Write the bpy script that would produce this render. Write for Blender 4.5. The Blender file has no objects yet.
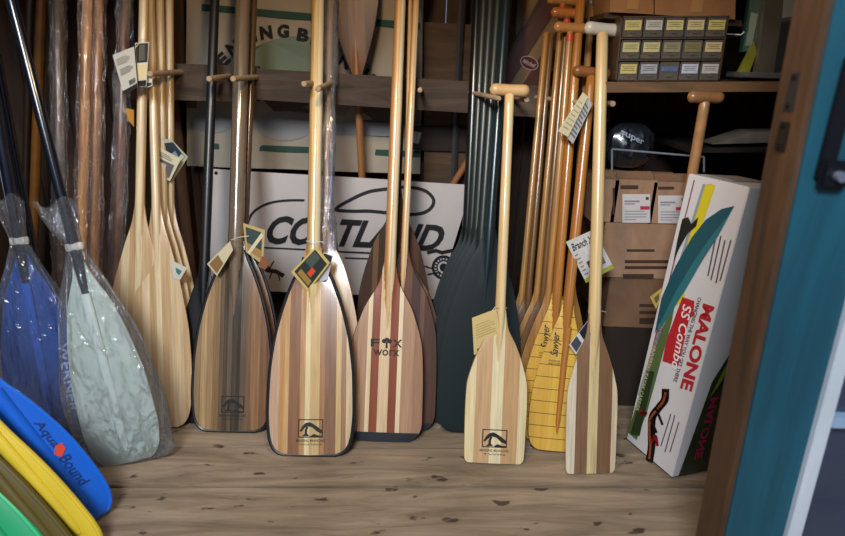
import bpy, bmesh, math, random
from mathutils import Vector, Matrix
random.seed(7)
SC = bpy.context.scene
COL = SC.collection
PI = math.pi
# ------------------------------------------------------------------ camera
F = 580.0; TH = math.radians(19); RO = math.radians(2.0); H = 1.2
fw = Vector((0, math.cos(TH), -math.sin(TH))); up0 = Vector((0, math.sin(TH), math.cos(TH))); r0 = Vector((1, 0, 0))
CR = r0*math.cos(RO) + up0*math.sin(RO); CU = -r0*math.sin(RO) + up0*math.cos(RO); O = Vector((0, 0, H))
def ray(x, y): return fw + CR*((x-422.5)/F) + CU*((268-y)/F)
def Fl(x, y, z=0.0):
    d = ray(x, y); return O + d*((z-H)/d.z)
def W(x, y, Y):
    d = ray(x, y); return O + d*(Y/d.y)
def onp(x, y, p, n, off=0.0):
    d = ray(x, y); return O + d*((p-O).dot(n)/d.dot(n)) + n*off
def pr(p):
    q = p-O; z = q.dot(fw); return (422.5+F*q.dot(CR)/z, 268-F*q.dot(CU)/z, z)
cam = bpy.data.cameras.new('camera'); co = bpy.data.objects.new('camera', cam); COL.objects.link(co)
m = Matrix((CR, CU, -fw)).transposed().to_4x4(); m.translation = O; co.matrix_world = m
cam.lens = F/845*36; cam.sensor_width = 36; cam.clip_start = .02
cam.dof.use_dof = True; cam.dof.focus_distance = 1.95; cam.dof.aperture_fstop = 2.0
SC.camera = co
SC.view_settings.view_transform = 'Standard'; SC.view_settings.look = 'None'; SC.view_settings.gamma = 1
SC.view_settings.use_curve_mapping = False
SC.view_settings.exposure = 0.0
# ------------------------------------------------------------------ materials
def lin(h):
    h = h.lstrip('#'); o = []
    for i in (0, 2, 4):
        c = int(h[i:i+2], 16)/255; o.append(c/12.92 if c <= .04045 else ((c+.055)/1.055)**2.4)
    return (o[0], o[1], o[2], 1)
def newmat(name):
    m = bpy.data.materials.new(name); m.use_nodes = True
    nt = m.node_tree; b = nt.nodes['Principled BSDF']; return m, nt, b
def N(nt, t, **k):
    n = nt.nodes.new(t)
    for a, v in k.items(): setattr(n, a, v)
    return n
MC = {}
def plain(col, rough=.5, metal=0., coat=0., var=.0, scale=30, spec=None, emit=0):
    key = ('p', col, rough, metal, coat, var, scale, spec, emit)
    if key in MC: return MC[key]
    m, nt, b = newmat('plain_'+col.strip('#'))
    b.inputs['Base Color'].default_value = lin(col); b.inputs['Roughness'].default_value = rough
    b.inputs['Metallic'].default_value = metal; b.inputs['Coat Weight'].default_value = coat
    b.inputs['Coat Roughness'].default_value = .15
    if spec is not None: b.inputs['Specular IOR Level'].default_value = spec
    if var:
        tc = N(nt, 'ShaderNodeTexCoord'); no = N(nt, 'ShaderNodeTexNoise'); no.inputs['Scale'].default_value = scale; no.inputs['Detail'].default_value = 6
        nt.links.new(tc.outputs['Object'], no.inputs['Vector'])
        mr = N(nt, 'ShaderNodeMapRange'); mr.inputs[1].default_value = .3; mr.inputs[2].default_value = .7; mr.inputs[3].default_value = 1-var; mr.inputs[4].default_value = 1+var*.6
        nt.links.new(no.outputs['Fac'], mr.inputs[0])
        mx = N(nt, 'ShaderNodeVectorMath', operation='SCALE'); mx.inputs[0].default_value = lin(col)[:3]
        nt.links.new(mr.outputs[0], mx.inputs['Scale']); nt.links.new(mx.outputs[0], b.inputs['Base Color'])
    MC[key] = m; return m
def wood(stripes, hw, rough=.38, coat=.35, grain=.3, lines=0, axis='Z', gs=(55, 55, 2.2)):
    """laminated wood: stripes = [(from 0..1 across the blade, colour)] over the object's own x"""
    key = ('w', tuple(stripes), round(hw, 4), rough, coat, grain, lines, axis, gs)
    if key in MC: return MC[key]
    m, nt, b = newmat('laminated_wood'); L = nt.links.new
    tc = N(nt, 'ShaderNodeTexCoord'); oi = N(nt, 'ShaderNodeObjectInfo')
    sx = N(nt, 'ShaderNodeSeparateXYZ'); L(tc.outputs['Object'], sx.inputs[0])
    mr = N(nt, 'ShaderNodeMapRange'); mr.inputs[1].default_value = -hw; mr.inputs[2].default_value = hw
    L(sx.outputs['X'], mr.inputs[0])
    cr = N(nt, 'ShaderNodeValToRGB'); cr.color_ramp.interpolation = 'CONSTANT'
    el = cr.color_ramp.elements
    el[0].position = 0; el[0].color = lin(stripes[0][1])
    el[1].position = .9999; el[1].color = lin(stripes[-1][1])
    for p, c in stripes[1:]:
        e = el.new(p); e.color = lin(c)
    L(mr.outputs[0], cr.inputs[0])
    mp = N(nt, 'ShaderNodeVectorMath', operation='MULTIPLY'); mp.inputs[1].default_value = gs
    L(tc.outputs['Object'], mp.inputs[0])
    ad = N(nt, 'ShaderNodeVectorMath', operation='ADD'); L(mp.outputs[0], ad.inputs[0])
    sc = N(nt, 'ShaderNodeMath', operation='MULTIPLY'); sc.inputs[1].default_value = 40; L(oi.outputs['Random'], sc.inputs[0])
    L(sc.outputs[0], ad.inputs[1])
    no = N(nt, 'ShaderNodeTexNoise'); no.inputs['Scale'].default_value = 1.0; no.inputs['Detail'].default_value = 8; no.inputs['Roughness'].default_value = .65; no.inputs['Distortion'].default_value = .6
    L(ad.outputs[0], no.inputs['Vector'])
    m2 = N(nt, 'ShaderNodeMapRange'); m2.inputs[1].default_value = .34; m2.inputs[2].default_value = .66; m2.inputs[3].default_value = 1-grain*1.25; m2.inputs[4].default_value = 1+grain*.5
    fi = N(nt, 'ShaderNodeTexNoise'); fi.inputs['Scale'].default_value = 4.0; fi.inputs['Detail'].default_value = 4; L(ad.outputs[0], fi.inputs['Vector'])
    av = N(nt, 'ShaderNodeMath', operation='MULTIPLY_ADD'); av.inputs[1].default_value = .45; L(fi.outputs['Fac'], av.inputs[0])
    hv = N(nt, 'ShaderNodeMath', operation='MULTIPLY'); hv.inputs[1].default_value = .55; L(no.outputs['Fac'], hv.inputs[0]); L(hv.outputs[0], av.inputs[2])
    L(av.outputs[0], m2.inputs[0])
    ml = N(nt, 'ShaderNodeVectorMath', operation='SCALE'); L(cr.outputs[0], ml.inputs[0]); L(m2.outputs[0], ml.inputs['Scale'])
    out = ml.outputs[0]
    if lines:
        w = N(nt, 'ShaderNodeMath', operation='MODULO'); w.inputs[1].default_value = lines; L(sx.outputs['Z'], w.inputs[0])
        g = N(nt, 'ShaderNodeMath', operation='LESS_THAN'); g.inputs[1].default_value = .0022; L(w.outputs[0], g.inputs[0])
        mx = N(nt, 'ShaderNodeMixRGB'); mx.inputs[2].default_value = lin('#5a3c12'); L(g.outputs[0], mx.inputs[0]); L(out, mx.inputs[1]); out = mx.outputs[0]
    L(out, b.inputs['Base Color'])
    b.inputs['Roughness'].default_value = rough; b.inputs['Coat Weight'].default_value = coat; b.inputs['Coat Roughness'].default_value = .12
    bp = N(nt, 'ShaderNodeBump'); bp.inputs['Strength'].default_value = .06; bp.inputs['Distance'].default_value = .01
    L(no.outputs['Fac'], bp.inputs['Height']); L(bp.outputs[0], b.inputs['Normal'])
    MC[key] = m; return m
def clear(tint='#ffffff', haze=.06, gloss=1.0, bump=.5, scale=40, rough=.08, fac=.55):
    """crinkled clear plastic film"""
    key = ('c', tint, haze, gloss, bump, scale, rough, fac)
    if key in MC: return MC[key]
    m, nt, b = newmat('clear_film'); L = nt.links.new; nt.nodes.remove(b)
    out = nt.nodes['Material Output']
    tr = N(nt, 'ShaderNodeBsdfTransparent'); tr.inputs[0].default_value = lin(tint)
    gl = N(nt, 'ShaderNodeBsdfGlossy'); gl.inputs['Roughness'].default_value = rough; gl.inputs[0].default_value = (gloss, gloss, gloss, 1)
    df = N(nt, 'ShaderNodeBsdfDiffuse'); df.inputs[0].default_value = (.8, .83, .88, 1)
    tl = N(nt, 'ShaderNodeBsdfTranslucent'); tl.inputs[0].default_value = (.8, .83, .88, 1)
    ads = N(nt, 'ShaderNodeMixShader'); ads.inputs[0].default_value = .4; L(df.outputs[0], ads.inputs[1]); L(tl.outputs[0], ads.inputs[2])
    fr = N(nt, 'ShaderNodeFresnel'); fr.inputs[0].default_value = 1.5
    tc = N(nt, 'ShaderNodeTexCoord'); no = N(nt, 'ShaderNodeTexNoise'); no.inputs['Scale'].default_value = scale; no.inputs['Detail'].default_value = 3; no.inputs['Distortion'].default_value = 1.5
    mp = N(nt, 'ShaderNodeVectorMath', operation='MULTIPLY'); mp.inputs[1].default_value = (1.5, 1.5, .5)
    L(tc.outputs['Object'], mp.inputs[0]); L(mp.outputs[0], no.inputs['Vector'])
    bp = N(nt, 'ShaderNodeBump'); bp.inputs['Strength'].default_value = bump; bp.inputs['Distance'].default_value = .02
    L(no.outputs['Fac'], bp.inputs['Height'])
    for s in (gl, df, fr): L(bp.outputs[0], s.inputs['Normal'])
    m1 = N(nt, 'ShaderNodeMixShader'); m1.inputs[0].default_value = haze; L(tr.outputs[0], m1.inputs[1]); L(ads.outputs[0], m1.inputs[2])
    mu = N(nt, 'ShaderNodeMath', operation='MULTIPLY_ADD'); mu.inputs[1].default_value = fac; mu.inputs[2].default_value = .03; L(fr.outputs[0], mu.inputs[0])
    m2 = N(nt, 'ShaderNodeMixShader'); L(mu.outputs[0], m2.inputs[0]); L(m1.outputs[0], m2.inputs[1]); L(gl.outputs[0], m2.inputs[2])
    L(m2.outputs[0], out.inputs[0]); MC[key] = m; return m
def planks_mat(c1, c2, rough=.7, scale=(1.2, 14, 14), spots=0.0, rot=0.0, dark=.35):
    key = ('k', c1, c2, rough, scale, spots, rot, dark)
    if key in MC: return MC[key]
    m, nt, b = newmat('old_planks'); L = nt.links.new
    tc = N(nt, 'ShaderNodeTexCoord')
    vr = N(nt, 'ShaderNodeVectorRotate'); vr.rotation_type = 'Z_AXIS'; vr.inputs['Angle'].default_value = rot; L(tc.outputs['Object'], vr.inputs['Vector'])
    mp = N(nt, 'ShaderNodeVectorMath', operation='MULTIPLY'); mp.inputs[1].default_value = scale; L(vr.outputs[0], mp.inputs[0])
    no = N(nt, 'ShaderNodeTexNoise'); no.inputs['Scale'].default_value = 1.6; no.inputs['Detail'].default_value = 12; no.inputs['Roughness'].default_value = .68; no.inputs['Distortion'].default_value = 1.0
    L(mp.outputs[0], no.inputs['Vector'])
    cr = N(nt, 'ShaderNodeValToRGB'); cr.color_ramp.elements[0].position = .32; cr.color_ramp.elements[0].color = lin(c1); cr.color_ramp.elements[1].position = .68; cr.color_ramp.elements[1].color = lin(c2)
    L(no.outputs['Fac'], cr.inputs[0]); out = cr.outputs[0]
    n2 = N(nt, 'ShaderNodeTexNoise'); n2.inputs['Scale'].default_value = 2.2; n2.inputs['Detail'].default_value = 5; L(vr.outputs[0], n2.inputs['Vector'])
    m2 = N(nt, 'ShaderNodeMapRange'); m2.inputs[1].default_value = .3; m2.inputs[2].default_value = .7; m2.inputs[3].default_value = 1-dark; m2.inputs[4].default_value = 1.15; L(n2.outputs['Fac'], m2.inputs[0])
    ml = N(nt, 'ShaderNodeVectorMath', operation='SCALE'); L(out, ml.inputs[0]); L(m2.outputs[0], ml.inputs['Scale']); out = ml.outputs[0]
    if spots:
        m3 = N(nt, 'ShaderNodeVectorMath', operation='MULTIPLY'); m3.inputs[1].default_value = (11, 24, 20); L(vr.outputs[0], m3.inputs[0])
        n3 = N(nt, 'ShaderNodeTexNoise'); n3.inputs['Scale'].default_value = 1.0; n3.inputs['Detail'].default_value = 3; L(m3.outputs[0], n3.inputs['Vector'])
        c3 = N(nt, 'ShaderNodeMapRange'); c3.inputs[1].default_value = .645; c3.inputs[2].default_value = .69; L(n3.outputs['Fac'], c3.inputs[0])
        sm = N(nt, 'ShaderNodeMath', operation='MULTIPLY'); sm.inputs[1].default_value = spots; L(c3.outputs[0], sm.inputs[0])
        mx = N(nt, 'ShaderNodeMixRGB'); mx.inputs[2].default_value = lin('#33231a'); L(sm.outputs[0], mx.inputs[0]); L(out, mx.inputs[1]); out = mx.outputs[0]
    L(out, b.inputs['Base Color']); b.inputs['Roughness'].default_value = rough
    bp = N(nt, 'ShaderNodeBump'); bp.inputs['Strength'].default_value = .35; bp.inputs['Distance'].default_value = .006; L(no.outputs['Fac'], bp.inputs['Height']); L(bp.outputs[0], b.inputs['Normal'])
    MC[key] = m; return m
# ------------------------------------------------------------------ objects
FR = {}
def tag(o, label=None, cat=None, group=None, kind=None):
    if label: o['label'] = label
    if cat: o['category'] = cat
    if group: o['group'] = group
    if kind: o['kind'] = kind
    return o
def root(name, mat4, label=None, cat=None, group=None, kind=None):
    o = bpy.data.objects.new(name, None); COL.objects.link(o); o.empty_display_size = .05
    if isinstance(mat4, Vector): mat4 = Matrix.Translation(mat4)
    o.matrix_world = mat4; FR[o.name] = mat4.copy()
    return tag(o, label, cat, group, kind)
def mesh(name, v, f, mats, parent=None, local=False, mi=None, smooth=40, loc=None):
    """v in world space (or in the parent's own space when local)"""
    me = bpy.data.meshes.new(name)
    if parent is not None:
        fr = FR[parent.name]
        if not local:
            iv = fr.inverted(); v = [iv @ Vector(p) for p in v]
    else:
        if loc is None:
            n = len(v); loc = Vector((sum(p[0] for p in v)/n, sum(p[1] for p in v)/n, min(p[2] for p in v)))
        v = [Vector(p)-loc for p in v]
    me.from_pydata([tuple(p) for p in v], [], f)
    if not isinstance(mats, (list, tuple)): mats = [mats]
    for q in mats: me.materials.append(q)
    if mi: me.polygons.foreach_set('material_index', mi)
    bm = bmesh.new(); bm.from_mesh(me)
    if not name.startswith(('printed', 'lettering', 'emblem', 'plastic_bag', 'plastic_sleeve')): bmesh.ops.recalc_face_normals(bm, faces=bm.faces)
    bm.to_mesh(me); bm.free()
    if smooth:
        me.polygons.foreach_set('use_smooth', [True]*len(me.polygons)); me.set_sharp_from_angle(angle=math.radians(smooth))
    me.update()
    o = bpy.data.objects.new(name, me); COL.objects.link(o)
    if parent is not None: o.parent = parent; FR[o.name] = FR[parent.name]
    else: o.location = loc; FR[o.name] = Matrix.Translation(loc)
    return o
class MB:
    def __init__(s): s.v = []; s.f = []; s.m = []
    def add(s, v, f, mi=0):
        k = len(s.v); s.v += [Vector(p) for p in v]; s.f += [tuple(i+k for i in q) for q in f]; s.m += [mi]*len(f)
    def box(s, c, e, mi=0, M=None, bev=0.0):
        bm = bmesh.new(); bmesh.ops.create_cube(bm, size=1)
        for q in bm.verts: q.co = Vector((q.co.x*e[0], q.co.y*e[1], q.co.z*e[2]))
        if bev: bmesh.ops.bevel(bm, geom=list(bm.edges), offset=bev, segments=2, affect='EDGES')
        bm.verts.ensure_lookup_table(); bm.verts.index_update()
        vv = [q.co + Vector(c) for q in bm.verts]
        if M is not None: vv = [M @ p for p in vv]
        s.add(vv, [[q.index for q in g.verts] for g in bm.faces], mi); bm.free()
    def tube(s, pts, r, n=10, mi=0, cap=True, flat=1.0):
        pts = [Vector(p) for p in pts]; rr = r if isinstance(r, (list, tuple)) else [r]*len(pts)
        ref = None; v = []; f = []
        for i, p in enumerate(pts):
            t = (pts[min(i+1, len(pts)-1)] - pts[max(i-1, 0)]).normalized()
            if ref is None:
                ref = Vector((0, 0, 1)) if abs(t.z) < .8 else Vector((1, 0, 0))
            a = (ref - t*ref.dot(t)).normalized(); b = t.cross(a); ref = a
            for k in range(n):
                an = 2*PI*k/n; v.append(p + (a*math.cos(an) + b*math.sin(an)*flat)*rr[i])
        for i in range(len(pts)-1):
            for k in range(n): f.append((i*n+k, i*n+(k+1) % n, (i+1)*n+(k+1) % n, (i+1)*n+k))
        if cap: f.append(tuple(range(n))[::-1]); f.append(tuple((len(pts)-1)*n+k for k in range(n)))
        s.add(v, f, mi)
    def prism(s, pts, nvec, th, mi=0):
        """polygon extruded by nvec*th"""
        n = len(pts); pts = [Vector(p) for p in pts]; q = [p + nvec*th for p in pts]
        s.add(pts+q, [tuple(range(n))[::-1], tuple(range(n, 2*n))] + [(i, (i+1) % n, n+(i+1) % n, n+i) for i in range(n)], mi)
    def build(s, name, mats, parent=None, local=False, smooth=40, loc=None): return mesh(name, s.v, s.f, mats, parent, local, s.m, smooth, loc)
TX = {}
def glyphs(s, off=0.0, shear=0.0, spacing=1.0):
    k = (s, off, shear, spacing)
    if k in TX: return TX[k]
    c = bpy.data.curves.new('t', 'FONT'); c.body = s; c.offset = off; c.shear = shear; c.space_character = spacing; c.resolution_u = 3; c.fill_mode = 'FRONT'
    o = bpy.data.objects.new('t', c); COL.objects.link(o)
    dg = bpy.context.evaluated_depsgraph_get(); ev = o.evaluated_get(dg); me = ev.to_mesh()
    v = [(p.co.x, p.co.y) for p in me.vertices]; f = [tuple(p.vertices) for p in me.polygons]
    ev.to_mesh_clear(); bpy.data.objects.remove(o); bpy.data.curves.remove(c)
    x0 = min(p[0] for p in v); x1 = max(p[0] for p in v); y0 = min(p[1] for p in v); y1 = max(p[1] for p in v)
    v = [((p[0]-x0)/(x1-x0), (p[1]-y0)/(y1-y0)) for p in v]
    TX[k] = (v, f, (x1-x0)/(y1-y0)); return TX[k]
def lettering(mb, s, fn, mi=0, off=0.0, shear=0.0, spacing=1.0):
    """fn maps (u,v) in the text's unit box to a point"""
    v, f, a = glyphs(s, off, shear, spacing); mb.add([fn(u, w) for u, w in v], f, mi)
def quad(c00, c10, c11, c01):
    """bilinear map of the unit square to pixels"""
    def g(u, v): return ((1-u)*(1-v)*c00[0]+u*(1-v)*c10[0]+u*v*c11[0]+(1-u)*v*c01[0], (1-u)*(1-v)*c00[1]+u*(1-v)*c10[1]+u*v*c11[1]+(1-u)*v*c01[1])
    return g
def herm(tab, t):
    n = len(tab)
    if t <= tab[0][0]: return tab[0][1]
    if t >= tab[-1][0]: return tab[-1][1]
    def sl(i):
        if i == 0 or i == n-1: 
            j = 0 if i == 0 else n-2
            return (tab[j+1][1]-tab[j][1])/(tab[j+1][0]-tab[j][0])
        a = (tab[i][1]-tab[i-1][1])/(tab[i][0]-tab[i-1][0]); b = (tab[i+1][1]-tab[i][1])/(tab[i+1][0]-tab[i][0])
        return 0 if a*b <= 0 else 2*a*b/(a+b)
    for i in range(n-1):
        if tab[i][0] <= t <= tab[i+1][0]:
            h = tab[i+1][0]-tab[i][0]; x = (t-tab[i][0])/h
            return ((1+2*x)*(1-x)**2*tab[i][1] + x*(1-x)**2*h*sl(i) + x*x*(3-2*x)*tab[i+1][1] + x*x*(x-1)*h*sl(i+1))
def sst(a, b, t):
    t = max(0, min(1, (t-a)/(b-a))); return t*t*(3-2*t)
# ------------------------------------------------------------------ paddles
OUT = {
 'canoe': [(0, .60), (.012, .76), (.04, .89), (.1, .965), (.2, 1), (.35, .985), (.5, .91), (.65, .75), (.8, .5), (.92, .28), (1, .18)],
 'fox': [(0, .70), (.012, .80), (.06, .97), (.1, 1), (.25, .995), (.5, .94), (.72, .66), (.9, .30), (1, .17)],
 'kid': [(0, .86), (.01, .92), (.03, .965), (.15, .985), (.35, 1), (.48, .985), (.62, .82), (.75, .56), (.87, .32), (1, .18)],
 'oval': [(0, .5), (.02, .68), (.07, .86), (.16, .97), (.3, 1), (.45, .95), (.6, .8), (.75, .58), (.9, .3), (1, .15)],
 'beaver': [(0, .5), (.015, .7), (.05, .86), (.13, .97), (.25, 1), (.4, .96), (.6, .76), (.8, .44), (.92, .26), (1, .17)],
 'kayak': [(0, .6), (.02, .74), (.08, .92), (.2, 1), (.4, .97), (.6, .82), (.8, .55), (.95, .25), (1, .17)],
}
def frame(base, top, face=None):
    z = (top-base).normalized(); f = face if face is not None else Vector((0, -1, 0))
    y = -(f - z*f.dot(z)).normalized(); x = y.cross(z).normalized()
    M = Matrix((x, y, z)).transposed().to_4x4(); M.translation = base; return M
class Blade:
    def __init__(s, shape, hw, L, rs, te=.0025, tc=.006):
        q = rs/hw; tb = OUT[shape][:-2]; k_ = OUT[shape][-2]; s.t = tb + [(k_[0], max(q*1.12, k_[1]*.5+q*.6)), (1, q)]; s.hw = hw; s.L = L; s.rs = rs; s.te = te; s.tc = tc
    def w(s, t): 
        w = herm(s.t, t)*s.hw
        return max(w, s.rs) if t > .6 else w
    def h(s, x, t):
        w = s.w(t); u = min(1, abs(x)/w); a = s.te + (s.tc-s.te)*(1-u*u)
        r = s.rs*sst(.42, 1, t)
        b = math.sqrt(max(0, r*r-x*x)); 
        return max(a, b) if t < .995 else max(b, .0008)
    def geo(s, rows=36, cols=16):
        v = []; f = []; n = 2*(cols+1)
        ts = [0, .004, .012, .025, .045, .07] + [.1+.9*i/(rows-1) for i in range(rows)]
        for t in ts:
            w = s.w(t)
            for k in range(cols+1):
                x = w*math.sin(PI/2*(2*k/cols-1)); v.append((x, -s.h(x, t), t*s.L))
            for k in range(cols, -1, -1):
                x = w*math.sin(PI/2*(2*k/cols-1)); v.append((x, s.h(x, t), t*s.L))
        for i in range(len(ts)-1):
            for k in range(n): f.append((i*n+k, i*n+(k+1) % n, (i+1)*n+(k+1) % n, (i+1)*n+k))
        f.append(tuple(range(n))[::-1]); f.append(tuple((len(ts)-1)*n+k for k in range(n)))
        return v, f
    def outline(s, t1=.93, n=40):
        ts = [0, .01, .025, .05, .08]+[.11+(t1-.11)*i/n for i in range(n+1)]
        R_ = [(s.w(t), 0, t*s.L) for t in ts]
        return [(-p[0], 0, p[2]) for p in R_[::-1]] + R_
    def face(s, x, z, off=.0009): return Vector((x, -s.h(x, max(0, min(1, z/s.L)))-off, z))
def t_grip(w=.05, r=.0135):
    g = MB(); n = 9
    xs = [-w + 2*w*i/20 for i in range(21)]
    rr = []
    for x in xs:
        e = (w-abs(x))/r; rr.append(r*(math.sqrt(max(0.0, 1-(1-e)**2)) if e < 1 else 1)*(1-.10*math.cos(x/w*PI*.5)) + .0006)
    g.tube([(x, 0, 0) for x in xs], rr, 14); return g
PAD = {}
def paddle(name, label, base, top, hw, Lb, shape='canoe', L=None, rs=.0145, mat=None, shaft_mat=None, grip=None, grip_mat=None,
           edge=None, group=None, cat='paddle', face=None, te=.0025, tc=.006, up=False, gw=.05, gr=.0135, edge_r=.0035, bandmat=None):
    """base/top are points of the paddle's axis; up=True stands it blade uppermost"""
    d = (top-base).normalized()
    if L is None: L = (top-base).length
    if up: b2 = base + d*L; M = frame(b2, base, face)
    else: M = frame(base, top, face)
    r = root(name, M, label, cat, group)
    B = Blade(shape, hw, Lb, rs, te, tc)
    v, f = B.geo(); mesh('blade', v, f, mat, r, True)
    s = MB(); t0 = .55; lo = [t0+(1-t0)*k/14 for k in range(15)]
    zs = [Lb*t for t in lo] + [Lb+.03, Lb+.15, (Lb+L)/2, L-.12, L-.04, L-.006, L]
    s.tube([(0, 0, z) for z in zs], [rs*sst(.42, 1, t)+.0007 for t in lo] + [rs, rs, rs, rs*.96, rs*.95, rs*.92, rs*.7], 16); s.build('shaft', shaft_mat or mat, r, True)
    if edge:
        e = MB(); e.tube(B.outline(), edge_r, 8); e.build('edge_band', edge, r, True)
    if grip == 'T':
        g = t_grip(gw, gr); g.v = [p+Vector((0, 0, L+gr*.6)) for p in g.v]; g.build('grip', grip_mat or mat, r, True)
    elif grip == 'palm':
        g = MB(); zz = [0, .02, .05, .075, .095, .105]; g.tube([(0, 0, L-.01+z) for z in zz], [rs*.95, rs*1.05, .024, .033, .028, .008], 16, flat=.55); g.build('grip', grip_mat or mat, r, True)
    r['len'] = L; del r['len']
    PAD[r.name] = (r, B, M, L); return r, B, M
def along(base, top, ypx):
    """distance along the axis at which it crosses image row ypx"""
    d = (top-base).normalized(); a, b = 0.0, 3.0
    for _ in range(50):
        c = (a+b)/2
        if pr(base+d*c)[1] > ypx: a = c
        else: b = c
    return a
def px2m(p, n): return n*pr(p)[2]/F
def tree_logo(r, B, M, cx, cz, w, ink, small='CANOE PADDLE'):
    """square emblem with a bent tree, and two lines of lettering"""
    def fn(u, v): return B.face(cx+(u-.5)*w, cz+(v-.5)*w*.72)
    g = MB()
    def rect(u0, v0, u1, v1):
        g.add([fn(u0, v0), fn(u1, v0), fn(u1, v1), fn(u0, v1)], [(0, 1, 2, 3)])
    t = .045
    rect(0, 0, 1, t*1.2); rect(0, 1-t*1.2, 1, 1); rect(0, 0, t, 1); rect(1-t, 0, 1, 1)
    def poly(pts): g.add([fn(*p) for p in pts], [tuple(range(len(pts)))])
    poly([(.06, .36), (.16, .62), (.3, .80), (.36, .62), (.22, .46), (.12, .30)])
    poly([(.3, .80), (.46, .84), (.58, .76), (.56, .56), (.36, .62)])
    poly([(.58, .76), (.72, .64), (.96, .40), (.96, .22), (.78, .30), (.56, .56)])
    poly([(.16, .08), (.26, .2), (.26, .4), (.33, .6), (.42, .6), (.36, .4), (.36, .22), (.46, .08)])
    poly([(.5, .1), (.64, .2), (.8, .12), (.95, .1), (.95, .05), (.5, .05)])
    hh = w*.72/2
    lettering(g, 'BENDING BRANCHES', lambda u, v: B.face(cx+(u-.5)*w*1.15, cz-hh-w*.17+v*w*.10), off=.01)
    lettering(g, small, lambda u, v: B.face(cx+(u-.5)*w*.9, cz-hh-w*.30+v*w*.06), off=.005)
    g.build('printed_logo', ink, r, True, smooth=0)
# ------------------------------------------------------------------ the room
XL, XR, YB, ZC = -1.85, 1.62, 2.5, 2.3
ROT = math.radians(2.9)
def rp(x, y, z=0): return Vector((x*math.cos(ROT)-y*math.sin(ROT), x*math.sin(ROT)+y*math.cos(ROT), z))
fb = MB()
y = -.1
yl = 1.4455   # seam seen in front of the paddles
edges = [yl-.235*k for k in range(0, 16)][::-1] + [yl+.19*k for k in range(1, 8)]
for a, c in zip(edges[:-1], edges[1:]):
    mid = (a+c)/2; wd = c-a-.009
    MM = Matrix.Rotation(ROT, 4, 'Z')
    fb.box((0, mid, -.02), (6.4, wd, .04), 0, MM, .0025)
fl_mat = planks_mat('#70604f', '#ab977f', .6, (1.3, 11, 11), .85, -ROT, .28)
o = fb.build('floor', fl_mat); tag(o, kind='structure')
sub = MB(); sub.box((0, .4, -.055), (6.5, 5.6, .02)); o = sub.build('trim_1', plain('#1c1410', .9)); tag(o, kind='structure')
wm = planks_mat('#1f130b', '#4a2f1b', .75, (9, 9, 1.0), 0, 0, .4)
def wallboards(name, p0, p1, z1, n, mat, th=.03):
    g = MB(); d = (p1-p0); L_ = d.length; d.normalize(); nn = Vector((-d.y, d.x, 0))
    ang = math.atan2(d.y, d.x)
    for i in range(n):
        c = p0 + d*(L_*(i+.5)/n) + nn*(th/2)
        g.box((0, 0, 0), (L_/n-.004, th, z1), 0, Matrix.Translation((c.x, c.y, z1/2)) @ Matrix.Rotation(ang, 4, 'Z'), .002)
    o = g.build(name, mat); tag(o, kind='structure'); return o
wallboards('wall_back', Vector((XL, YB, 0)), Vector((XR, YB, 0)), ZC, 20, wm)
wallboards('wall_left', Vector((XL, .8, 0)), Vector((XL, YB, 0)), ZC, 10, wm)
wallboards('wall_right', Vector((XR, YB, 0)), Vector((XR, 1.1, 0)), ZC, 8, wm)
g = MB(); g.box(((XL+XR)/2, 1.7, ZC+.02), (XR-XL+.1, 1.8, .04)); tag(g.build('ceiling', planks_mat('#2a1a10', '#4d3521', .8)), kind='structure')
# wall studs behind the rail
for k, (px, w_) in enumerate(((177, .035), (505, .05))):
    p = W(px, 110, YB-.03); g = MB(); g.box((p.x, YB-.03, ZC/2), (w_*1.3, .06, ZC), 0, None, .003)
    tag(g.build('trim_%d' % (k+2), planks_mat('#3a2211', '#6b4526', .7, (12, 12, 1.2))), kind='structure')
# ------------------------------------------------------------------ front wall beside the opening: jamb, teal boards, window
def col3(px_top, px_bot, Y):   # a slightly crooked post edge: points at z=0 and z=ZC on the line through two pixels
    a = W(px_top, 0, Y); c = W(px_bot, 536, Y); d = (c-a)/(c.z-a.z)
    return a + d*(0-a.z), a + d*(ZC-a.z)
Yf = 1.0
n0, n1 = col3(829, 720, Yf)
w0, w1 = col3(924, 783, Yf)          # teal / white boundary
v0, v1 = col3(940, 797, Yf)
def slab(name, a0, a1, b0, b1, y0, y1, mat, parent=None, z0=0.0, z1=1.0):
    def lp(p, q, t): return p+(q-p)*t
    P = [lp(a0, a1, z0), lp(b0, b1, z0), lp(b0, b1, z1), lp(a0, a1, z1)]
    v = [Vector((p.x, y0, p.z)) for p in P] + [Vector((p.x, y1, p.z)) for p in P]
    f = [(0, 1, 2, 3), (7, 6, 5, 4), (0, 4, 5, 1), (1, 5, 6, 2), (2, 6, 7, 3), (3, 7, 4, 0)]
    return mesh(name, v, f, mat, parent, smooth=0)
teal = planks_mat('#124354', '#18596c', .5, (7, 7, .8), 0, 0, .2)
jw = planks_mat('#30200f', '#5e3f26', .7, (12, 12, 1.2))
ex = Vector((.012, 0, 0))
tag(slab('wall_front', n0+ex, n1+ex, w0, w1, Yf, Yf+.02, teal), kind='structure')
tag(slab('trim_4', n0, n1, n0+Vector((.035, 0, 0)), n1+Vector((.035, 0, 0)), Yf+.006, Yf+.092, jw), kind='structure')
win = slab('window_1', w0, w1, v0, v1, Yf-.012, Yf+.03, planks_mat('#b7c0cc', '#d5dbe4', .5, (7, 7, .8), 0, 0, .1)); tag(win, kind='structure')
far = Vector((.9, 0, 0))
gl = slab('window_pane', v0, v1, v0+far, v1+far, Yf+.008, Yf+.012, plain('#3a4256', .08, 0, 0, .15, 4), win)
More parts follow.
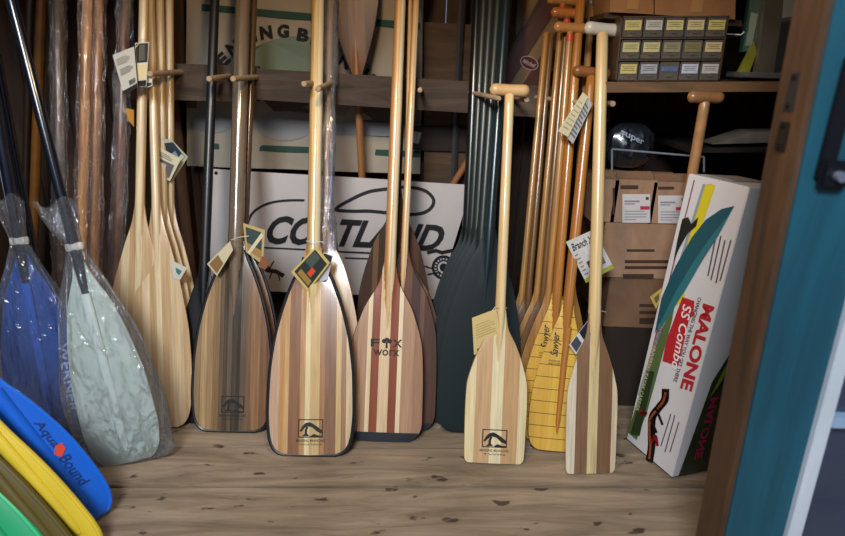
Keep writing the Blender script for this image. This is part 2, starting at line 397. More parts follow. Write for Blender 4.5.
pa = W(823, 419, Yf); g = MB(); g.box((pa.x+.51, Yf-.0, pa.z), (1.0, .03, .024), 0, None, .002); g.build('window_reflected_bar', plain('#8fa9c4', .5), win)  # pale bar mirrored in the pane, built as a solid bluish strip
g = MB(); g.box((n0.x+.9, Yf+.06, ZC/2), (.9, .02, ZC)); tag(g.build('wall_outer', plain('#20242c', .8)), kind='structure')
g = MB(); g.box((-.62, Yf+.05, 2.06), (2.5, .1, .5), 0, None, .004); tag(g.build('trim_5', jw), kind='structure')  # unseen lintel added to keep daylight off the upper shafts and wall
# strike plates on the jamb, lock on the teal boards
for (y0, y1, nm, lb, cc) in ((72, 112, 'strike_plate', 'grey steel strike plate let into the brown door jamb', '#4b4b4f'), (122, 152, 'latch_plate', 'small dull latch plate on the brown jamb below the longer plate', '#3a342f')):
    x_ = 829-(829-720)*((y0+y1)/2)/536-13
    def jp(px, py, off): return onp(px, py, Vector((n0.x+(n1.x-n0.x)*.45, 0, 0)), Vector((-1, 0, 0)), off)
    a = jp(x_, y0, .003); c = jp(x_, y1, .003); mid = (a+c)/2
    r = root(nm, Vector((mid.x, mid.y, min(a.z, c.z))), lb, 'metal plate')
    g = MB(); g.box((mid.x-.002, Yf+.05, mid.z), (.004, .028, abs(a.z-c.z)), 0, None, .001); g.build('plate', plain(cc, .4, .8), r)
    for s_ in (-1, 1):
        g = MB(); g.tube([(mid.x-.0035, Yf+.05, mid.z+s_*abs(a.z-c.z)*.36), (mid.x-.007, Yf+.05, mid.z+s_*abs(a.z-c.z)*.36)], .0045, 10); g.build('screw', plain('#2a2827', .4, .8), r)
p = W(838, 120, Yf-.004)
r = root('door_latch', p, 'black iron latch with a long bar at the top of the teal boards', 'latch')
g = MB(); g.box((0, 0, 0), (.03, .01, .2), 0, None, .003); g.build('bar', plain('#12141a', .45, .4), r, True)
g = MB(); g.box((.012, -.008, -.09), (.05, .014, .05), 0, None, .006); g.build('latch_case', plain('#14161d', .4, .4), r, True)
g = MB(); g.tube([(.014, -.012, -.09), (.014, -.028, -.09)], .009, 12); g.build('keyhole', plain('#8a93a8', .3, .6), r, True)
# ------------------------------------------------------------------ rail with pegs
YR = 2.2
rr = root('peg_rail', Vector((-.3, YR, 1.05)), 'rough weathered grey-brown board rail with wooden pegs on the back wall', 'rail')
railm = planks_mat('#30251d', '#5e4f43', .85, (1.5, 12, 12), 0)
def quadbox(name, tl, tr, br, bl, Yq, th, mat, parent=None):
    P = [W(*p, Yq) for p in (bl, br, tr, tl)]
    g = MB(); g.prism(P, Vector((0, 1, 0)), th); return g.build(name, mat, parent, smooth=0)
quadbox('rail_board', (120, 62), (258, 66), (258, 102), (120, 99), YR+.012, .03, railm, rr)
quadbox('rail_board', (256, 68.5), (610, 90), (610, 122), (256, 99.5), YR, .035, railm, rr)
pegm = plain('#a58d70', .6, 0, 0, .2)
def peg(n, f_, yn=1.95, r=.0085):
    a = W(*n, yn); c = W(*f_, YR+.02); g = MB(); d = (c-a)
    g.tube([a-d*.012, a, a+d*.5, c], [r*.7, r, r, r], 12); g.build('peg', pegm, rr)
for a, c, yy, r_ in (((150, 74), (182, 72), 1.95, .0095), ((209, 79), (230, 76), 1.97, .0095), ((233, 79), (258, 77), 1.95, .0095), ((304, 84), (322, 82), 1.98, .0095),
                ((318, 89), (334, 82), 1.97, .0095), ((420, 90), (421, 89), 2.05, .0085), ((499, 98.5), (468, 92), 1.92, .008), ((527, 100), (512, 97), 1.98, .009),
                ((591, 104), (533, 97), 1.94, .008), ((613, 104), (590, 101), 1.95, .0095)): peg(a, c, yy, r_)
# ------------------------------------------------------------------ canvas banner behind the rail
YC = 2.42
def canvas(px, py, off=0.0):
    p = W(px, py, YC); p = p + (p-O).normalized()*0
    return p - Vector((0, off + .006*math.sin(p.x*14)+.004*math.sin(p.z*11+p.x*5), 0))
def patch(fn, c, nu, nv, name, mat, parent=None, th=.0015):
    q = quad(*c); v = []; f = []
    for i in range(nu+1):
        for j in range(nv+1): v.append(fn(*q(i/nu, j/nv)))
    n = len(v); v += [p+Vector((0, th, 0)) for p in v]
    for i in range(nu):
        for j in range(nv):
            a = i*(nv+1)+j; k = [a, a+nv+1, a+nv+2, a+1]; f.append(tuple(k)); f.append(tuple(n+t for t in k[::-1]))
    bd = [i*(nv+1) for i in range(nu+1)] + [nu*(nv+1)+j for j in range(1, nv+1)] + [i*(nv+1)+nv for i in range(nu-1, -1, -1)] + [j for j in range(nv-1, 0, -1)]
    for a, c2 in zip(bd, bd[1:]+bd[:1]): f.append((a, n+a, n+c2, c2))
    return mesh(name, v, f, mat, parent)
cv = patch(canvas, ((186, 166), (420, 174), (424, -30), (186, -34)), 24, 20, 'canvas_banner', plain('#a19787', .85, 0, 0, .14, 6))
tag(cv, 'faded canvas banner with arched lettering over green hills behind the rail', 'banner')
def flatpoly(fn, polys, name, mats, parent, off=.002, step=.0004):
    g = MB()
    for k, (pts, mi) in enumerate(polys): g.add([fn(x, y, off+step*k) for x, y in pts], [tuple(range(len(pts)))], mi)
    return g.build(name, mats, parent, smooth=0)
def ell(cx, cy, rx, ry, n=24, a0=0, a1=2*PI): return [(cx+rx*math.cos(a0+(a1-a0)*i/n), cy+ry*math.sin(a0+(a1-a0)*i/n)) for i in range(n)]
cm = [plain('#4b5c50', .85), plain('#6f7d6c', .85), plain('#5a5348', .85), plain('#8e8d8c', .85), plain('#27483e', .85), plain('#8c8270', .85)]
arc = [(222+ (372-222)*i/16, 66-30*math.sin(PI*i/16)) for i in range(17)]
flatpoly(canvas, [
    (arc+[(372, 92), (222, 92)], 1), ([(222, 66), (240, 50), (262, 45), (270, 58), (262, 92), (222, 92)], 0),
    ([(186, 100), (330, 100), (420, 106), (420, 124), (380, 128), (360, 122), (300, 112), (186, 108)], 2),
    (ell(285, 126, 28, 15), 3), (ell(212, 122, 22, 11), 3), ([(330, 134), (345, 120), (420, 126), (420, 138), (345, 134)], 3),
    ([(300, 106), (318, 102), (350, 107), (345, 116), (310, 110)], 5),
    ([(205, 143), (420, 151), (420, 157), (205, 149)], 4),
    ([(202, 4), (420, 23), (420, 30), (202, 11)], 4),
    ], 'printed_scene', cm, cv)
g = MB()
for ch, cx, cy, an in (('B', 213, 74, -50), ('E', 223, 60, -42), ('N', 234, 48, -34), ('D', 245.5, 39.5, -24), ('I', 254.5, 35, -14), ('N', 266, 32.5, -8), ('G', 283, 31, 2),
                       ('B', 303, 35, 9), ('R', 317.5, 40, 20), ('A', 331, 49, 28), ('N', 346, 61, 36), ('C', 357.5, 69, 38), ('H', 367.5, 77, 40), ('E', 376, 86, 44), ('S', 384, 96, 48)):
    an = math.radians(an); c_, s_ = math.cos(an), math.sin(an); wd = 12 if ch != 'I' else 3.6
    lettering(g, ch, lambda u, v: canvas(cx+(u-.5)*wd*c_+(v-.5)*13.5*s_, cy+(u-.5)*wd*s_-(v-.5)*13.5*c_, .006), off=.055)
g.build('lettering', plain('#15151c', .8), cv, smooth=0)
# brown board beside it, and the metal strip
o = quadbox('backing_board', (424, 22), (500, 26), (498, 350), (424, 348), 2.40, .012, planks_mat('#3a2a1c', '#5c4630', .85, (1, 8, 8), 0)); tag(o, 'dark brown board fixed upright behind the rail, right of the canvas banner', 'board')
o = quadbox('cardboard_panel', (412, 126), (474, 128), (474, 152), (412, 150), 2.385, .008, plain('#241a16', .9)); tag(o, 'near-black strip of board across the brown backing board', 'board')
o = quadbox('paper_notice', (412.5, 131), (421.5, 132.5), (418.5, 144), (410.5, 142), 2.3835, .0012, plain('#8b8a88', .8)); tag(o, 'small grey paper notice on the dark strip right of the tall shafts', 'notice')
g = MB(); a = W(463, -30, 2.37); c = W(453, 190, 2.37); g.tube([a, c], .012, 4); o = g.build('metal_strip', plain('#7c7a80', .35, .8)); tag(o, 'narrow upright metal strip on the dark board behind the rail', 'strip')
# ------------------------------------------------------------------ white banner under the rail
YW = 2.255
def vinyl(px, py, off=0.0):
    p = W(px, py, YW); return p - Vector((0, off + .004*math.sin(p.x*9+1)+.003*math.sin(p.z*13), 0))
wb = patch(vinyl, ((205, 288), (437, 299), (472, 185), (213, 169)), 30, 14, 'vinyl_banner', plain('#bcb6b4', .5, 0, 0, .06, 8))
tag(wb, 'white vinyl banner with black slanted lettering and a fly rod, under the rail', 'banner')
ink = plain('#141318', .6)
g = MB()
q = quad((266, 243.5), (441, 251.5), (446, 224.5), (270, 214.5))
lettering(g, 'CORTLAND', lambda u, v: vinyl(*q(u, v), .0025), off=.035, shear=.28)
g.build('lettering', ink, wb, smooth=0)
def stroke(g, pts, w, fn=vinyl, off=.003, closed=False):
    n = len(pts)
    for i in range(n if closed else n-1):
        a = pts[i]; b = pts[(i+1) % n]; dx, dy = b[0]-a[0], b[1]-a[1]; l = math.hypot(dx, dy) or 1; nx, ny = -dy/l*w/2, dx/l*w/2; ex_, ey_ = dx/l*w*.3, dy/l*w*.3
        g.add([fn(a[0]-ex_+nx, a[1]-ey_+ny, off), fn(b[0]+ex_+nx, b[1]+ey_+ny, off), fn(b[0]+ex_-nx, b[1]+ey_-ny, off), fn(a[0]-ex_-nx, a[1]-ey_-ny, off)], [(0, 1, 2, 3)])
g = MB()
def smooth(p, closed=False, m=6):
    n = len(p); o_ = []
    for i in range(n if closed else n-1):
        q0, q1, q2, q3 = (p[(i-1) % n] if closed or i else p[0]), p[i], p[(i+1) % n], (p[(i+2) % n] if closed or i+2 < n else p[-1])
        for k in range(m):
            t = k/m; o_.append(tuple(.5*(2*q1[d_]+(q2[d_]-q0[d_])*t+(2*q0[d_]-5*q1[d_]+4*q2[d_]-q3[d_])*t*t+(3*q1[d_]-q0[d_]-3*q2[d_]+q3[d_])*t**3) for d_ in (0, 1)))
    return o_ + ([] if closed else [p[-1]])
stroke(g, smooth([(248, 224), (252, 214), (260, 207), (272, 202), (288, 200), (304, 200)]), 2.2)
lp = [(336, 209), (350, 200), (368, 192), (386, 189), (406, 187), (424, 190), (433, 198), (432, 206), (424, 212), (410, 214), (392, 213), (370, 211), (350, 211)]
g.build('printed_rod_arc', ink, wb, smooth=0); g = MB()
stroke(g, smooth(lp, True), 3.2, closed=True); stroke(g, [(318, 214), (336, 209)], 3.5)
g.build('printed_rod_loop', ink, wb, smooth=0); g = MB()
stroke(g, [(262, 247), (300, 249), (345, 252), (400, 254)], 1.6)
g.build('printed_underline', ink, wb, smooth=0); g = MB()
stroke(g, [(345, 258), (372, 259), (412, 262), (432, 268)], 1.4)
stroke(g, [(428, 252), (436, 250), (442, 252), (452, 250)], 3.5)
stroke(g, ell(443.5, 267, 10.5, 11, 26), 2.6, closed=True); stroke(g, ell(443.5, 267, 6.5, 7, 20), 1.2, closed=True)
g.add([vinyl(x, y_, .003) for x, y_ in ell(443.5, 267, 4, 4.2, 14)], [tuple(range(14))])
for i in range(18):
    a = 2*PI*i/18; stroke(g, [(443.5+7.4*math.cos(a), 267+7.8*math.sin(a)), (443.5+8.6*math.cos(a), 267+9*math.sin(a))], 1.3)
stroke(g, [(428, 274), (440, 272)], 1.6)
g.build('printed_reel', ink, wb, smooth=0)
g = MB(); stroke(g, [(262, 266), (268, 270), (276, 271), (283, 275)], 4); stroke(g, [(264, 262), (270, 268), (274, 261)], 1.2); stroke(g, [(272, 272), (270, 278)], 1.2); stroke(g, [(278, 272), (280, 280)], 1.2); stroke(g, [(262, 270), (256, 271)], 1.5)
g.build('printed_fly', plain('#2a1214', .6), wb, smooth=0)
g = MB()
for c_ in ((216, 173), (469, 188)): g.add([vinyl(x, y_, .002) for x, y_ in ell(c_[0], c_[1], 1.8, 1.8, 12)], [tuple(range(12))])
g.build('printed_grommet', plain('#2b2a2a', .4, .6), wb, smooth=0)
# ------------------------------------------------------------------ canoe paddles standing along the rail
blk = plain('#0e1015', .45, 0, .15)
inkm = plain('#17120f', .6)
def stand(name, label, b, t, Yt, wpx, ythr, shape, mat, **k):
    """b: pixel of the blade's foot (on the floor), t: pixel where the shaft meets the rail at depth Yt"""
    base = Fl(*b) if len(b) == 2 else W(b[0], b[1], b[2])
    if len(b) == 2: base.z = .004
    top = W(t[0], t[1], Yt)
    hw = px2m(base+(top-base)*.18, wpx/2)
    Lb = along(base, top, ythr)
    m_ = mat(hw) if callable(mat) else mat
    sm = k.pop('smat', None)
    return paddle(name, label, base, top, hw, Lb, shape, mat=m_, shaft_mat=(sm(hw) if callable(sm) else sm), **k)
# light wood stack at the left
ltw = lambda hw: wood([(0, '#d0b48c'), (.10, '#c5a47a'), (.24, '#d8c09a'), (.36, '#c3a276'), (.46, '#dcc69e'), (.55, '#c6a67c'), (.70, '#d4b890'), (.88, '#c2a078')], hw, .36, .4, .25)
GL = 'pale wooden paddles stacked at the left end of the rail'
pL = []
for i, (b, t, yt, lb) in enumerate((
        ((136, 420), (142.5, 72), 2.02, 'pale wood canoe paddle at the front of the left stack, wearing the white tag'),
        ((163, 428), (152.5, 75), 2.07, 'pale wood paddle second in the left stack, its foot beside the clear bagged blade'),
        ((167, 419), (161, 75), 2.115, 'pale wood paddle third in the left stack, mostly behind two others'),
        ((171, 412), (169.5, 75), 2.155, 'pale wood paddle at the back of the left stack, nearest the black paddle'))):
    r, B, M = stand('canoe_paddle', lb, b, t, yt, 62 if i else 66, 203, 'beaver', ltw, L=1.52, rs=.0148 if i else .0155, grip='palm', group=GL)
    pL.append(r)
# black paddle
stand('canoe_paddle', 'all black paddle standing between the pale stack and the grey-shafted paddle', (199, 424), (212, 75), 2.13, 56, 262, 'beaver', plain('#111216', .45, 0, .2), L=1.55, rs=.0165, grip='palm')
# grey shafted pair
p2 = lambda hw: wood([(0, '#957a58'), (.10, '#bb9c70'), (.17, '#a88860'), (.25, '#8f7350'), (.33, '#6e5942'), (.38, '#544535'), (.44, '#6b5b49'), (.49, '#4f4235'), (.55, '#423629'), (.60, '#6b5a49'), (.66, '#7a5d42'), (.73, '#936c46'), (.84, '#7f5a3a'), (.93, '#6f4e34')], hw, .3, .5, .4, gs=(70, 70, 1.6))
p2s = lambda hw: wood([(0, '#6e5e4c'), (.5, '#7d6d5b')], hw, .2, .9, .3)
p2d = lambda hw: wood([(0, '#4e3a28'), (.5, '#5a4430')], hw, .25, .7, .3)
stand('canoe_paddle', 'black-edged paddle with brown shaft right behind the grey-shafted one', (238, 423), (251, 78), 2.165, 77, 236, 'canoe', p2, smat=p2d, L=1.6, rs=.0125, grip='palm', edge=blk, edge_r=.0062)
r, B, M = stand('canoe_paddle', 'paddle with thick glossy grey shaft and dark-streaked blade edged in black', (231, 432), (240.5, 78), 2.115, 79, 236, 'canoe', p2, smat=p2s, L=1.6, rs=.026, grip='palm', edge=blk, edge_r=.0062)
tree_logo(r, B, M, .006, along(M.translation, M.translation+M.to_3x3().col[2], 404), px2m(M.translation, 23), inkm)
# broad laminated pair with the black rim
p3 = lambda hw: wood([(0, '#c4a184'), (.13, '#bd8d56'), (.19, '#c8a06c'), (.24, '#8f6446'), (.37, '#b88f5f'), (.43, '#e0cb9c'), (.49, '#d0b078'), (.60, '#a87c52'), (.66, '#8c674c'), (.79, '#cfae78'), (.85, '#9d7a58'), (.91, '#d2b690')], hw, .3, .55, .28)
p3s = lambda hw: wood([(0, '#c99a5c'), (.47, '#d8bd88'), (.53, '#efe0bb')], hw, .25, .7, .2)  # daylight on the shaft's right side put into the cream stripe
p3b = lambda hw: wood([(0, '#b08660'), (.3, '#c29a6c'), (.6, '#d0b48c'), (.8, '#b8946a')], hw, .35, .4, .3)
rb, Bb, Mb_ = stand('canoe_paddle', 'light wood paddle in a clear sleeve behind the broad black-rimmed paddle', (319, 441), (328.5, 84), 2.165, 80, 222, 'canoe', p3b, L=1.6, rs=.0115, grip='palm')
r, B, M = stand('canoe_paddle', 'broad laminated paddle with black rim and cream stripe, nearest the viewer of the wide ones', (310, 456), (316.5, 86), 2.09, 86, 243, 'canoe', p3, smat=p3s, L=1.62, rs=.0225, grip='palm', edge=blk, edge_r=.0062)
tree_logo(r, B, M, .002, along(M.translation, M.translation+M.to_3x3().col[2], 428), px2m(M.translation, 25), inkm)
# red striped group
p5 = lambda hw: wood([(0, '#a37e63'), (.12, '#b58e70'), (.245, '#e2cba4'), (.30, '#8c4a2d'), (.405, '#dfc19a'), (.54, '#8c4a2d'), (.645, '#e6d2ae'), (.70, '#b28c6c'), (.86, '#a27b5f')], hw, .33, .5, .22)
p5s = lambda hw: wood([(0, '#b9824c'), (.455, '#c79258'), (.475, '#d9b583'), (.52, '#ecdcb8')], hw, .3, .5, .2)  # shaded left and lit right side of the shaft painted as stripes
p5n = lambda hw: wood([(0, '#4e3020'), (.2, '#5e3a26'), (.3, '#35200f'), (.5, '#6a4028'), (.62, '#40241a'), (.74, '#6e4a30'), (.8, '#4e2d1d')], hw, .6, .05, .3)
p5d = lambda hw: wood([(0, '#3a2416'), (.2, '#6a4a2e'), (.27, '#33200f'), (.5, '#4c2e1c'), (.8, '#38210f')], hw, .8, 0.0, .25)
def blacktip(r, B):
    # the dark rubber foot of the blade
    g = MB(); v = []; f = []; ts = [-.006, 0, .01, .03, .045]
    n = 18
    for t in ts:
        tt = max(0, t); w = B.w(tt)+.0015
        for s in (1, -1):
            for k in range(n+1):
                x = s*w*(2*k/n-1); z = t*B.L + (.035*B.L*(1 if False else 0))
                v.append((x, -s*(B.h(min(B.w(tt), abs(x)), tt)+.0016), z if t < .02 else z + .0))
    m_ = 2*(n+1)
    for i in range(len(ts)-1):
        for k in range(m_): f.append((i*m_+k, i*m_+(k+1) % m_, (i+1)*m_+(k+1) % m_, (i+1)*m_+k))
    f.append(tuple(range(m_))[::-1]); f.append(tuple((len(ts)-1)*m_+k for k in range(m_)))
    g.add(v, f); g.build('tip_guard', plain('#1a1d24', .5), r, True)
GF = 'striped paddles nested behind the red striped one'
stand('canoe_paddle', 'dark brown paddle at the back of the nest, left edge against the white banner', (389, 414), (403, 88), 2.19, 76, 188, 'fox', p5d, L=1.5, rs=.009, grip='palm', group=GF)
for (b, t, yt, lb) in (((402, 422), (408.5, 87), 2.165, 'thin-shafted striped paddle third in the nest behind the red striped one'),
                       ((396, 431), (412, 86), 2.13, 'striped paddle directly behind the red striped one, its shaft the right one')):
    r, B, M = stand('canoe_paddle', lb, b, t, yt, 76, 246, 'fox', p5n, smat=p5s, L=1.52, rs=.0125 if t[0] > 410 else .008, grip='palm', group=GF, edge=plain('#2a1a12', .4), edge_r=.002)
    blacktip(r, B)
r, B, M = stand('canoe_paddle', 'tan paddle with two red-brown stripes and a black foot in the middle of the row', (383, 441), (397, 86), 2.085, 76, 262, 'fox', p5, smat=p5s, L=1.6, rs=.0195, grip='palm', edge=plain('#33241d', .35), edge_r=.002)
blacktip(r, B)
def fsp(z0): return along(M.translation, M.translation+M.to_3x3().col[2], z0)
zt, zb_, zw0, zw1 = fsp(339), fsp(346.8), fsp(349.3), fsp(355.5)
pw = px2m(M.translation, 1)
g = MB()
lettering(g, 'F', lambda u, v: B.face((-16+u*9)*pw, zb_+v*(zt-zb_)), off=.02)
lettering(g, 'X', lambda u, v: B.face((6+u*9.5)*pw, zb_+v*(zt-zb_)), off=.02)
lettering(g, 'worx', lambda u, v: B.face((-13+u*26)*pw, zw1+v*(zw0-zw1)), off=.012)
def tp(pts): g.add([B.face(x*pw, zb_+y_*(zt-zb_)) for x, y_ in pts], [tuple(range(len(pts)))])
tp([(-1.2, -.15), (1.2, -.15), (.9, .6), (-.9, .6)]); tp(ell(-2.6, .75, 2.5, .28, 12)); tp(ell(2.6, .75, 2.5, .28, 12)); tp(ell(0, .95, 2.4, .25, 12))
g.build('printed_logo', inkm, r, True, smooth=0)
# small paddle with the T grip
p7 = lambda hw: wood([(0, '#e3cfa0'), (.155, '#c9a377'), (.41, '#e6d6ac'), (.60, '#c69e70'), (.86, '#e7d5a8')], hw, .36, .4, .22)
p7s = lambda hw: wood([(0, '#d8b681'), (.5, '#e7d09e')], hw, .3, .5, .15)
base = Fl(493.5, 464); base.z = .004; top = W(509.5, 94, 1.97)
hw = px2m(base+(top-base)*.2, 30.5)
r, B, M = paddle('canoe_paddle', 'short pale paddle with T grip and cream stripes, yellow tag on its shaft', base, top, hw, along(base, top, 306), 'kid', mat=p7(hw), shaft_mat=p7s(hw), rs=.0165, grip='T', grip_mat=plain('#cfa976', .3, 0, .6, .12, 20), gw=.066, gr=.0205, edge=plain('#8c7b3f', .5), edge_r=.0022)
tree_logo(r, B, M, -.001, along(base, top, 438), px2m(base, 25), inkm, 'TWIG')
# walnut striped paddle with a white T grip
p8 = lambda hw: wood([(0, '#ded0b8'), (.17, '#8a6a50'), (.41, '#dcc694'), (.60, '#86644a'), (.88, '#d8c6a4')], hw, .38, .35, .3)
p8s = lambda hw: wood([(0, '#d9bb84'), (.5, '#dfc793')], hw, .3, .5, .15)
base = Fl(590, 474); base.z = .004; top = W(602.5, 33, 2.0)
hw = px2m(base+(top-base)*.2, 26.8)
stand_ = paddle('canoe_paddle', 'paddle with walnut and cream striped blade and a white T grip, rightmost in the row', base, top, hw, along(base, top, 312), 'kid', mat=p8(hw), shaft_mat=p8s(hw), rs=.0195, face=Vector((.15, -1, 0)), grip='T', grip_mat=plain('#cfc9bd', .35, 0, .4, .06, 20), gw=.062, gr=.0205)
# dark green plastic paddles
grn = plain('#172224', .55, 0, .0, 0, 30, .25); grs = plain('#1e2724', .42, .1, .2)
GG = 'dark green paddles bunched behind the short pale paddle'
for i, (b, t, yt, lb, sm_) in enumerate((
        ((475, 434), (500, 90), 2.085, 'dark green paddle at the front of its bunch, left of the short pale paddle', plain('#1a2b31', .3, .15, .4)),
        ((468, 428), (492, 89), 2.11, 'dark green paddle second in the green bunch', grs),
        ((465, 422), (485.5, 88), 2.13, 'dark green paddle third in the green bunch', grs),
        ((462, 416), (479.5, 88), 2.15, 'dark green paddle fourth in the green bunch', grs),
        ((459, 411), (473.5, 87), 2.17, 'black paddle at the back left of the green bunch', plain('#0d1114', .3, .2, .5)))):
    stand('utility_paddle', lb, b, t, yt, 82 - i*2, 226, 'canoe', grn, smat=sm_, L=1.55, rs=.0175, grip='palm', group=GG)
# varnished amber bunch
amb = lambda hw: wood([(0, '#9c7038'), (.3, '#b08044'), (.6, '#a07238'), (.8, '#ac7c42')], hw, .3, .6, .3)
ambd = lambda hw: wood([(0, '#6d4c28'), (.5, '#7c5a32')], hw, .3, .6, .3)
red = plain('#c2402c', .4, 0, .4)
GA = 'varnished wooden paddles bunched right of the short pale paddle'
names = ('leftmost', 'second', 'third', 'fourth', 'fifth')
for i, (b, t, yt, ln) in enumerate((((510, 421), (540.5, 95), 2.165, 33.0), ((517, 424), (546, 95), 2.15, 34.0), ((525, 427), (557, 70), 2.13, 3), ((531, 430), (563.5, 60), 2.10, 16.5), ((537, 434), (568, 60), 2.06, 31))):
    base = Fl(*b); base.z = .004; p = W(*t, yt)
    L_ = along(base, p, ln); tg = i > 1
    r, B, M = stand('beavertail_paddle', 'varnished amber paddle, %s from the left in the amber bunch%s' % (names[i], ', with a red-marked rounded grip' if tg else ', plain ended'), b, t, yt, 52, 292, 'beaver', (ambd if i % 2 else amb), smat=(amb if i in (0, 2, 4) else ambd), L=L_, rs=.0115, grip='T' if tg else None, gw=.058, gr=.0175, grip_mat=plain('#b98246' if i != 3 else '#a9672f', .25, 0, .7, .15, 25), edge=plain('#3a2412', .4), edge_r=.002, group=GA)
    if tg:
        g = MB(); g.tube([(0, 0, L_-.035), (0, 0, L_-.012)], .0124, 14); g.build('red_band', red, r, True)
stand('beavertail_paddle', 'varnished paddle right of the amber bunch with a white sticker high on its shaft', (560, 436), (587, 70), 2.12, 50, 280, 'beaver', amb, L=1.62, rs=.0125, grip='palm', group=GA)
o = PAD[[k for k in PAD][-1]]
yel = lambda hw: wood([(0, '#d9aa45'), (.35, '#e0b650'), (.7, '#d6a640')], hw, .35, .5, .14, lines=.041)
ora = lambda hw: wood([(0, '#a86a2a'), (.5, '#b87d3a')], hw, .3, .6, .2)
def script(r, B, M, y0, y1, cx):
    z0 = along(M.translation, M.translation+M.to_3x3().col[2], y0); z1 = along(M.translation, M.translation+M.to_3x3().col[2], y1)
    g = MB()
    lettering(g, 'Sawyer', lambda u, v: B.face(cx+(v-.5)*-.034, z0+u*(z1-z0)), off=.012, shear=.45)
    dz = z0-.012
    for k, (w_, tx) in enumerate(((.036, 'PADDLES'), (.04, 'AND OARS'))):
        lettering(g, tx, lambda u, v: B.face(cx+(u-.5)*w_, dz-.009*k+(v-1)*.006), off=.01)
    g.build('lettering', plain('#2a1a08', .6), r, True, smooth=0)
r, B, M = stand('beavertail_paddle', 'yellow lined blade with black script, the rear one of the two yellow paddles', (545, 442), (573.5, 90), 2.04, 54, 292, 'beaver', yel, smat=ora, L=1.6, rs=.0165, grip='palm', group='yellow paddles with black script')
script(r, B, M, 349, 325, -.026)
base = Fl(553, 452); base.z = .004; top = W(591.5, 76, 2.03)
hw = px2m(base+(top-base)*.2, 28)
r, B, M = paddle('beavertail_paddle', 'yellow lined blade with black script in front, its shaft ending in a brown T grip', base, top, hw, along(base, top, 300), 'beaver', mat=yel(hw), shaft_mat=ora(hw), rs=.0175, grip='T', grip_mat=plain('#8a5a30', .3, 0, .6, .3, 14), gw=.066, gr=.019, group='yellow paddles with black script')
script(r, B, M, 357, 333, -.028)
g = MB(); s0 = [B.face(.004, z, .002) for z in (.06, .1, .2, .3, .42)]; g.tube(s0, [.002, .008, .01, .011, .012], 10, flat=.6); g.build('blade_spine', ora(hw), r, True)
# white sticker on the tall amber shaft
q, B6, M6, L6 = o
z6 = along(M6.translation, M6.translation+M6.to_3x3().col[2], 5); a_ = .0128
g = MB()
for k in range(8):
    t0, t1 = -2.6+1.6*k/8, -2.6+1.6*(k+1)/8
    g.add([(a_*math.cos(t0), a_*math.sin(t0), z6), (a_*math.cos(t1), a_*math.sin(t1), z6), (a_*math.cos(t1), a_*math.sin(t1), z6+.016), (a_*math.cos(t0), a_*math.sin(t0), z6+.016)], [(0, 1, 2, 3)])
g.build('printed_sticker', plain('#d6d6da', .5), q, True)
# thin folded thin wire hooks low behind the amber bunch
g = MB()
for k in range(3):
    p0 = W(516+3.5*k, 296, 2.0); p1 = W(518+3.5*k, 276-2*k, 2.0); p2_ = W(523+3.5*k, 277, 2.0); p3_ = W(527+2*k, 292, 2.0)
    g.tube([p0, p1, p2_, p3_], .0018, 6)
o = g.build('wire_hooks', plain('#1b1a1a', .4, .7)); tag(o, 'bent black wires poking out between the green blades and the amber bunch', 'wire')
# ---- the pole-like paddles behind the rail
p4m = lambda hw: wood([(0, '#5c4432'), (.3, '#7c5a40'), (.62, '#6a4c36')], hw, .4, .3, .25)
a = W(369, 330, 2.30); b_ = W(357, 70, 2.30)
a.z = max(a.z, .02)
d = (b_-a).normalized(); foot = a + d*((.012-a.z)/d.z); 
hw = .095
paddle('canoe_paddle', 'brown paddle stood upside down behind the rail, dark-edged blade uppermost', foot, b_, hw, .50, 'beaver', L=1.62, rs=.0145, mat=p4m(hw), shaft_mat=wood([(0, '#8a5c34'), (.5, '#9a6a3e')], .02, .4, .3, .2), grip='palm', edge=plain('#221712', .4), edge_r=.0035, up=True)
# old striped blades high at the back
olds = lambda hw: wood([(0, '#2c1812'), (.08, '#4c221a'), (.38, '#846846'), (.60, '#4c221a'), (.92, '#2c1812')], hw, .6, .05, .25)
oldt = lambda hw: wood([(0, '#735a3c'), (.35, '#806643'), (.7, '#6a5236')], hw, .65, .0, .25)
def tofloor(p, q, z=.013):
    d = (q-p).normalized(); return p + d*((z-p.z)/d.z), d
foot, d = tofloor(W(457, 178, 2.345), W(531, 60, 2.345)); hw = px2m(W(520, 80, 2.345), 24)
r, B, M = paddle('old_paddle', 'old red-brown striped blade with an oval badge, slanting behind the amber grips', foot, foot+d, hw, along(foot, foot+d, 62)-along(foot, foot+d, 150)+.3, 'canoe', L=along(foot, foot+d, 62)+.3, rs=.0135, mat=olds(hw), shaft_mat=plain('#8d5a35', .45, 0, .2, .2), grip='palm', edge=plain('#1e1410', .4), edge_r=.003, up=True)
def oldface(px, py, off=.001):
    n = -M.to_3x3().col[1]; q_ = onp(px, py, M.translation, n); l = M.inverted() @ q_; return B.face(l.x, l.z, off)
g = MB(); c_ = (529, 63)
def rot(pts, an=.42): return [(c_[0]+(x-c_[0])*math.cos(an)-(y-c_[1])*math.sin(an), c_[1]+(x-c_[0])*math.sin(an)+(y-c_[1])*math.cos(an)) for x, y in pts]
g.add([oldface(*p, .0012) for p in rot(ell(529, 63, 9.6, 6.6))], [tuple(range(24))], 0)
g.add([oldface(*p, .0018) for p in rot(ell(529, 63, 8.7, 5.8))], [tuple(range(24))], 1)
q = quad(*rot([(522, 65.5), (536, 65.5), (536, 61), (522, 61)]))
lettering(g, 'Mitchell', lambda u, v: oldface(*q(u, v), .0026), off=.02, mi=0, shear=.3)
g.build('printed_badge', [plain('#b79a92', .5), plain('#4a1018', .4)], r, True, smooth=0)
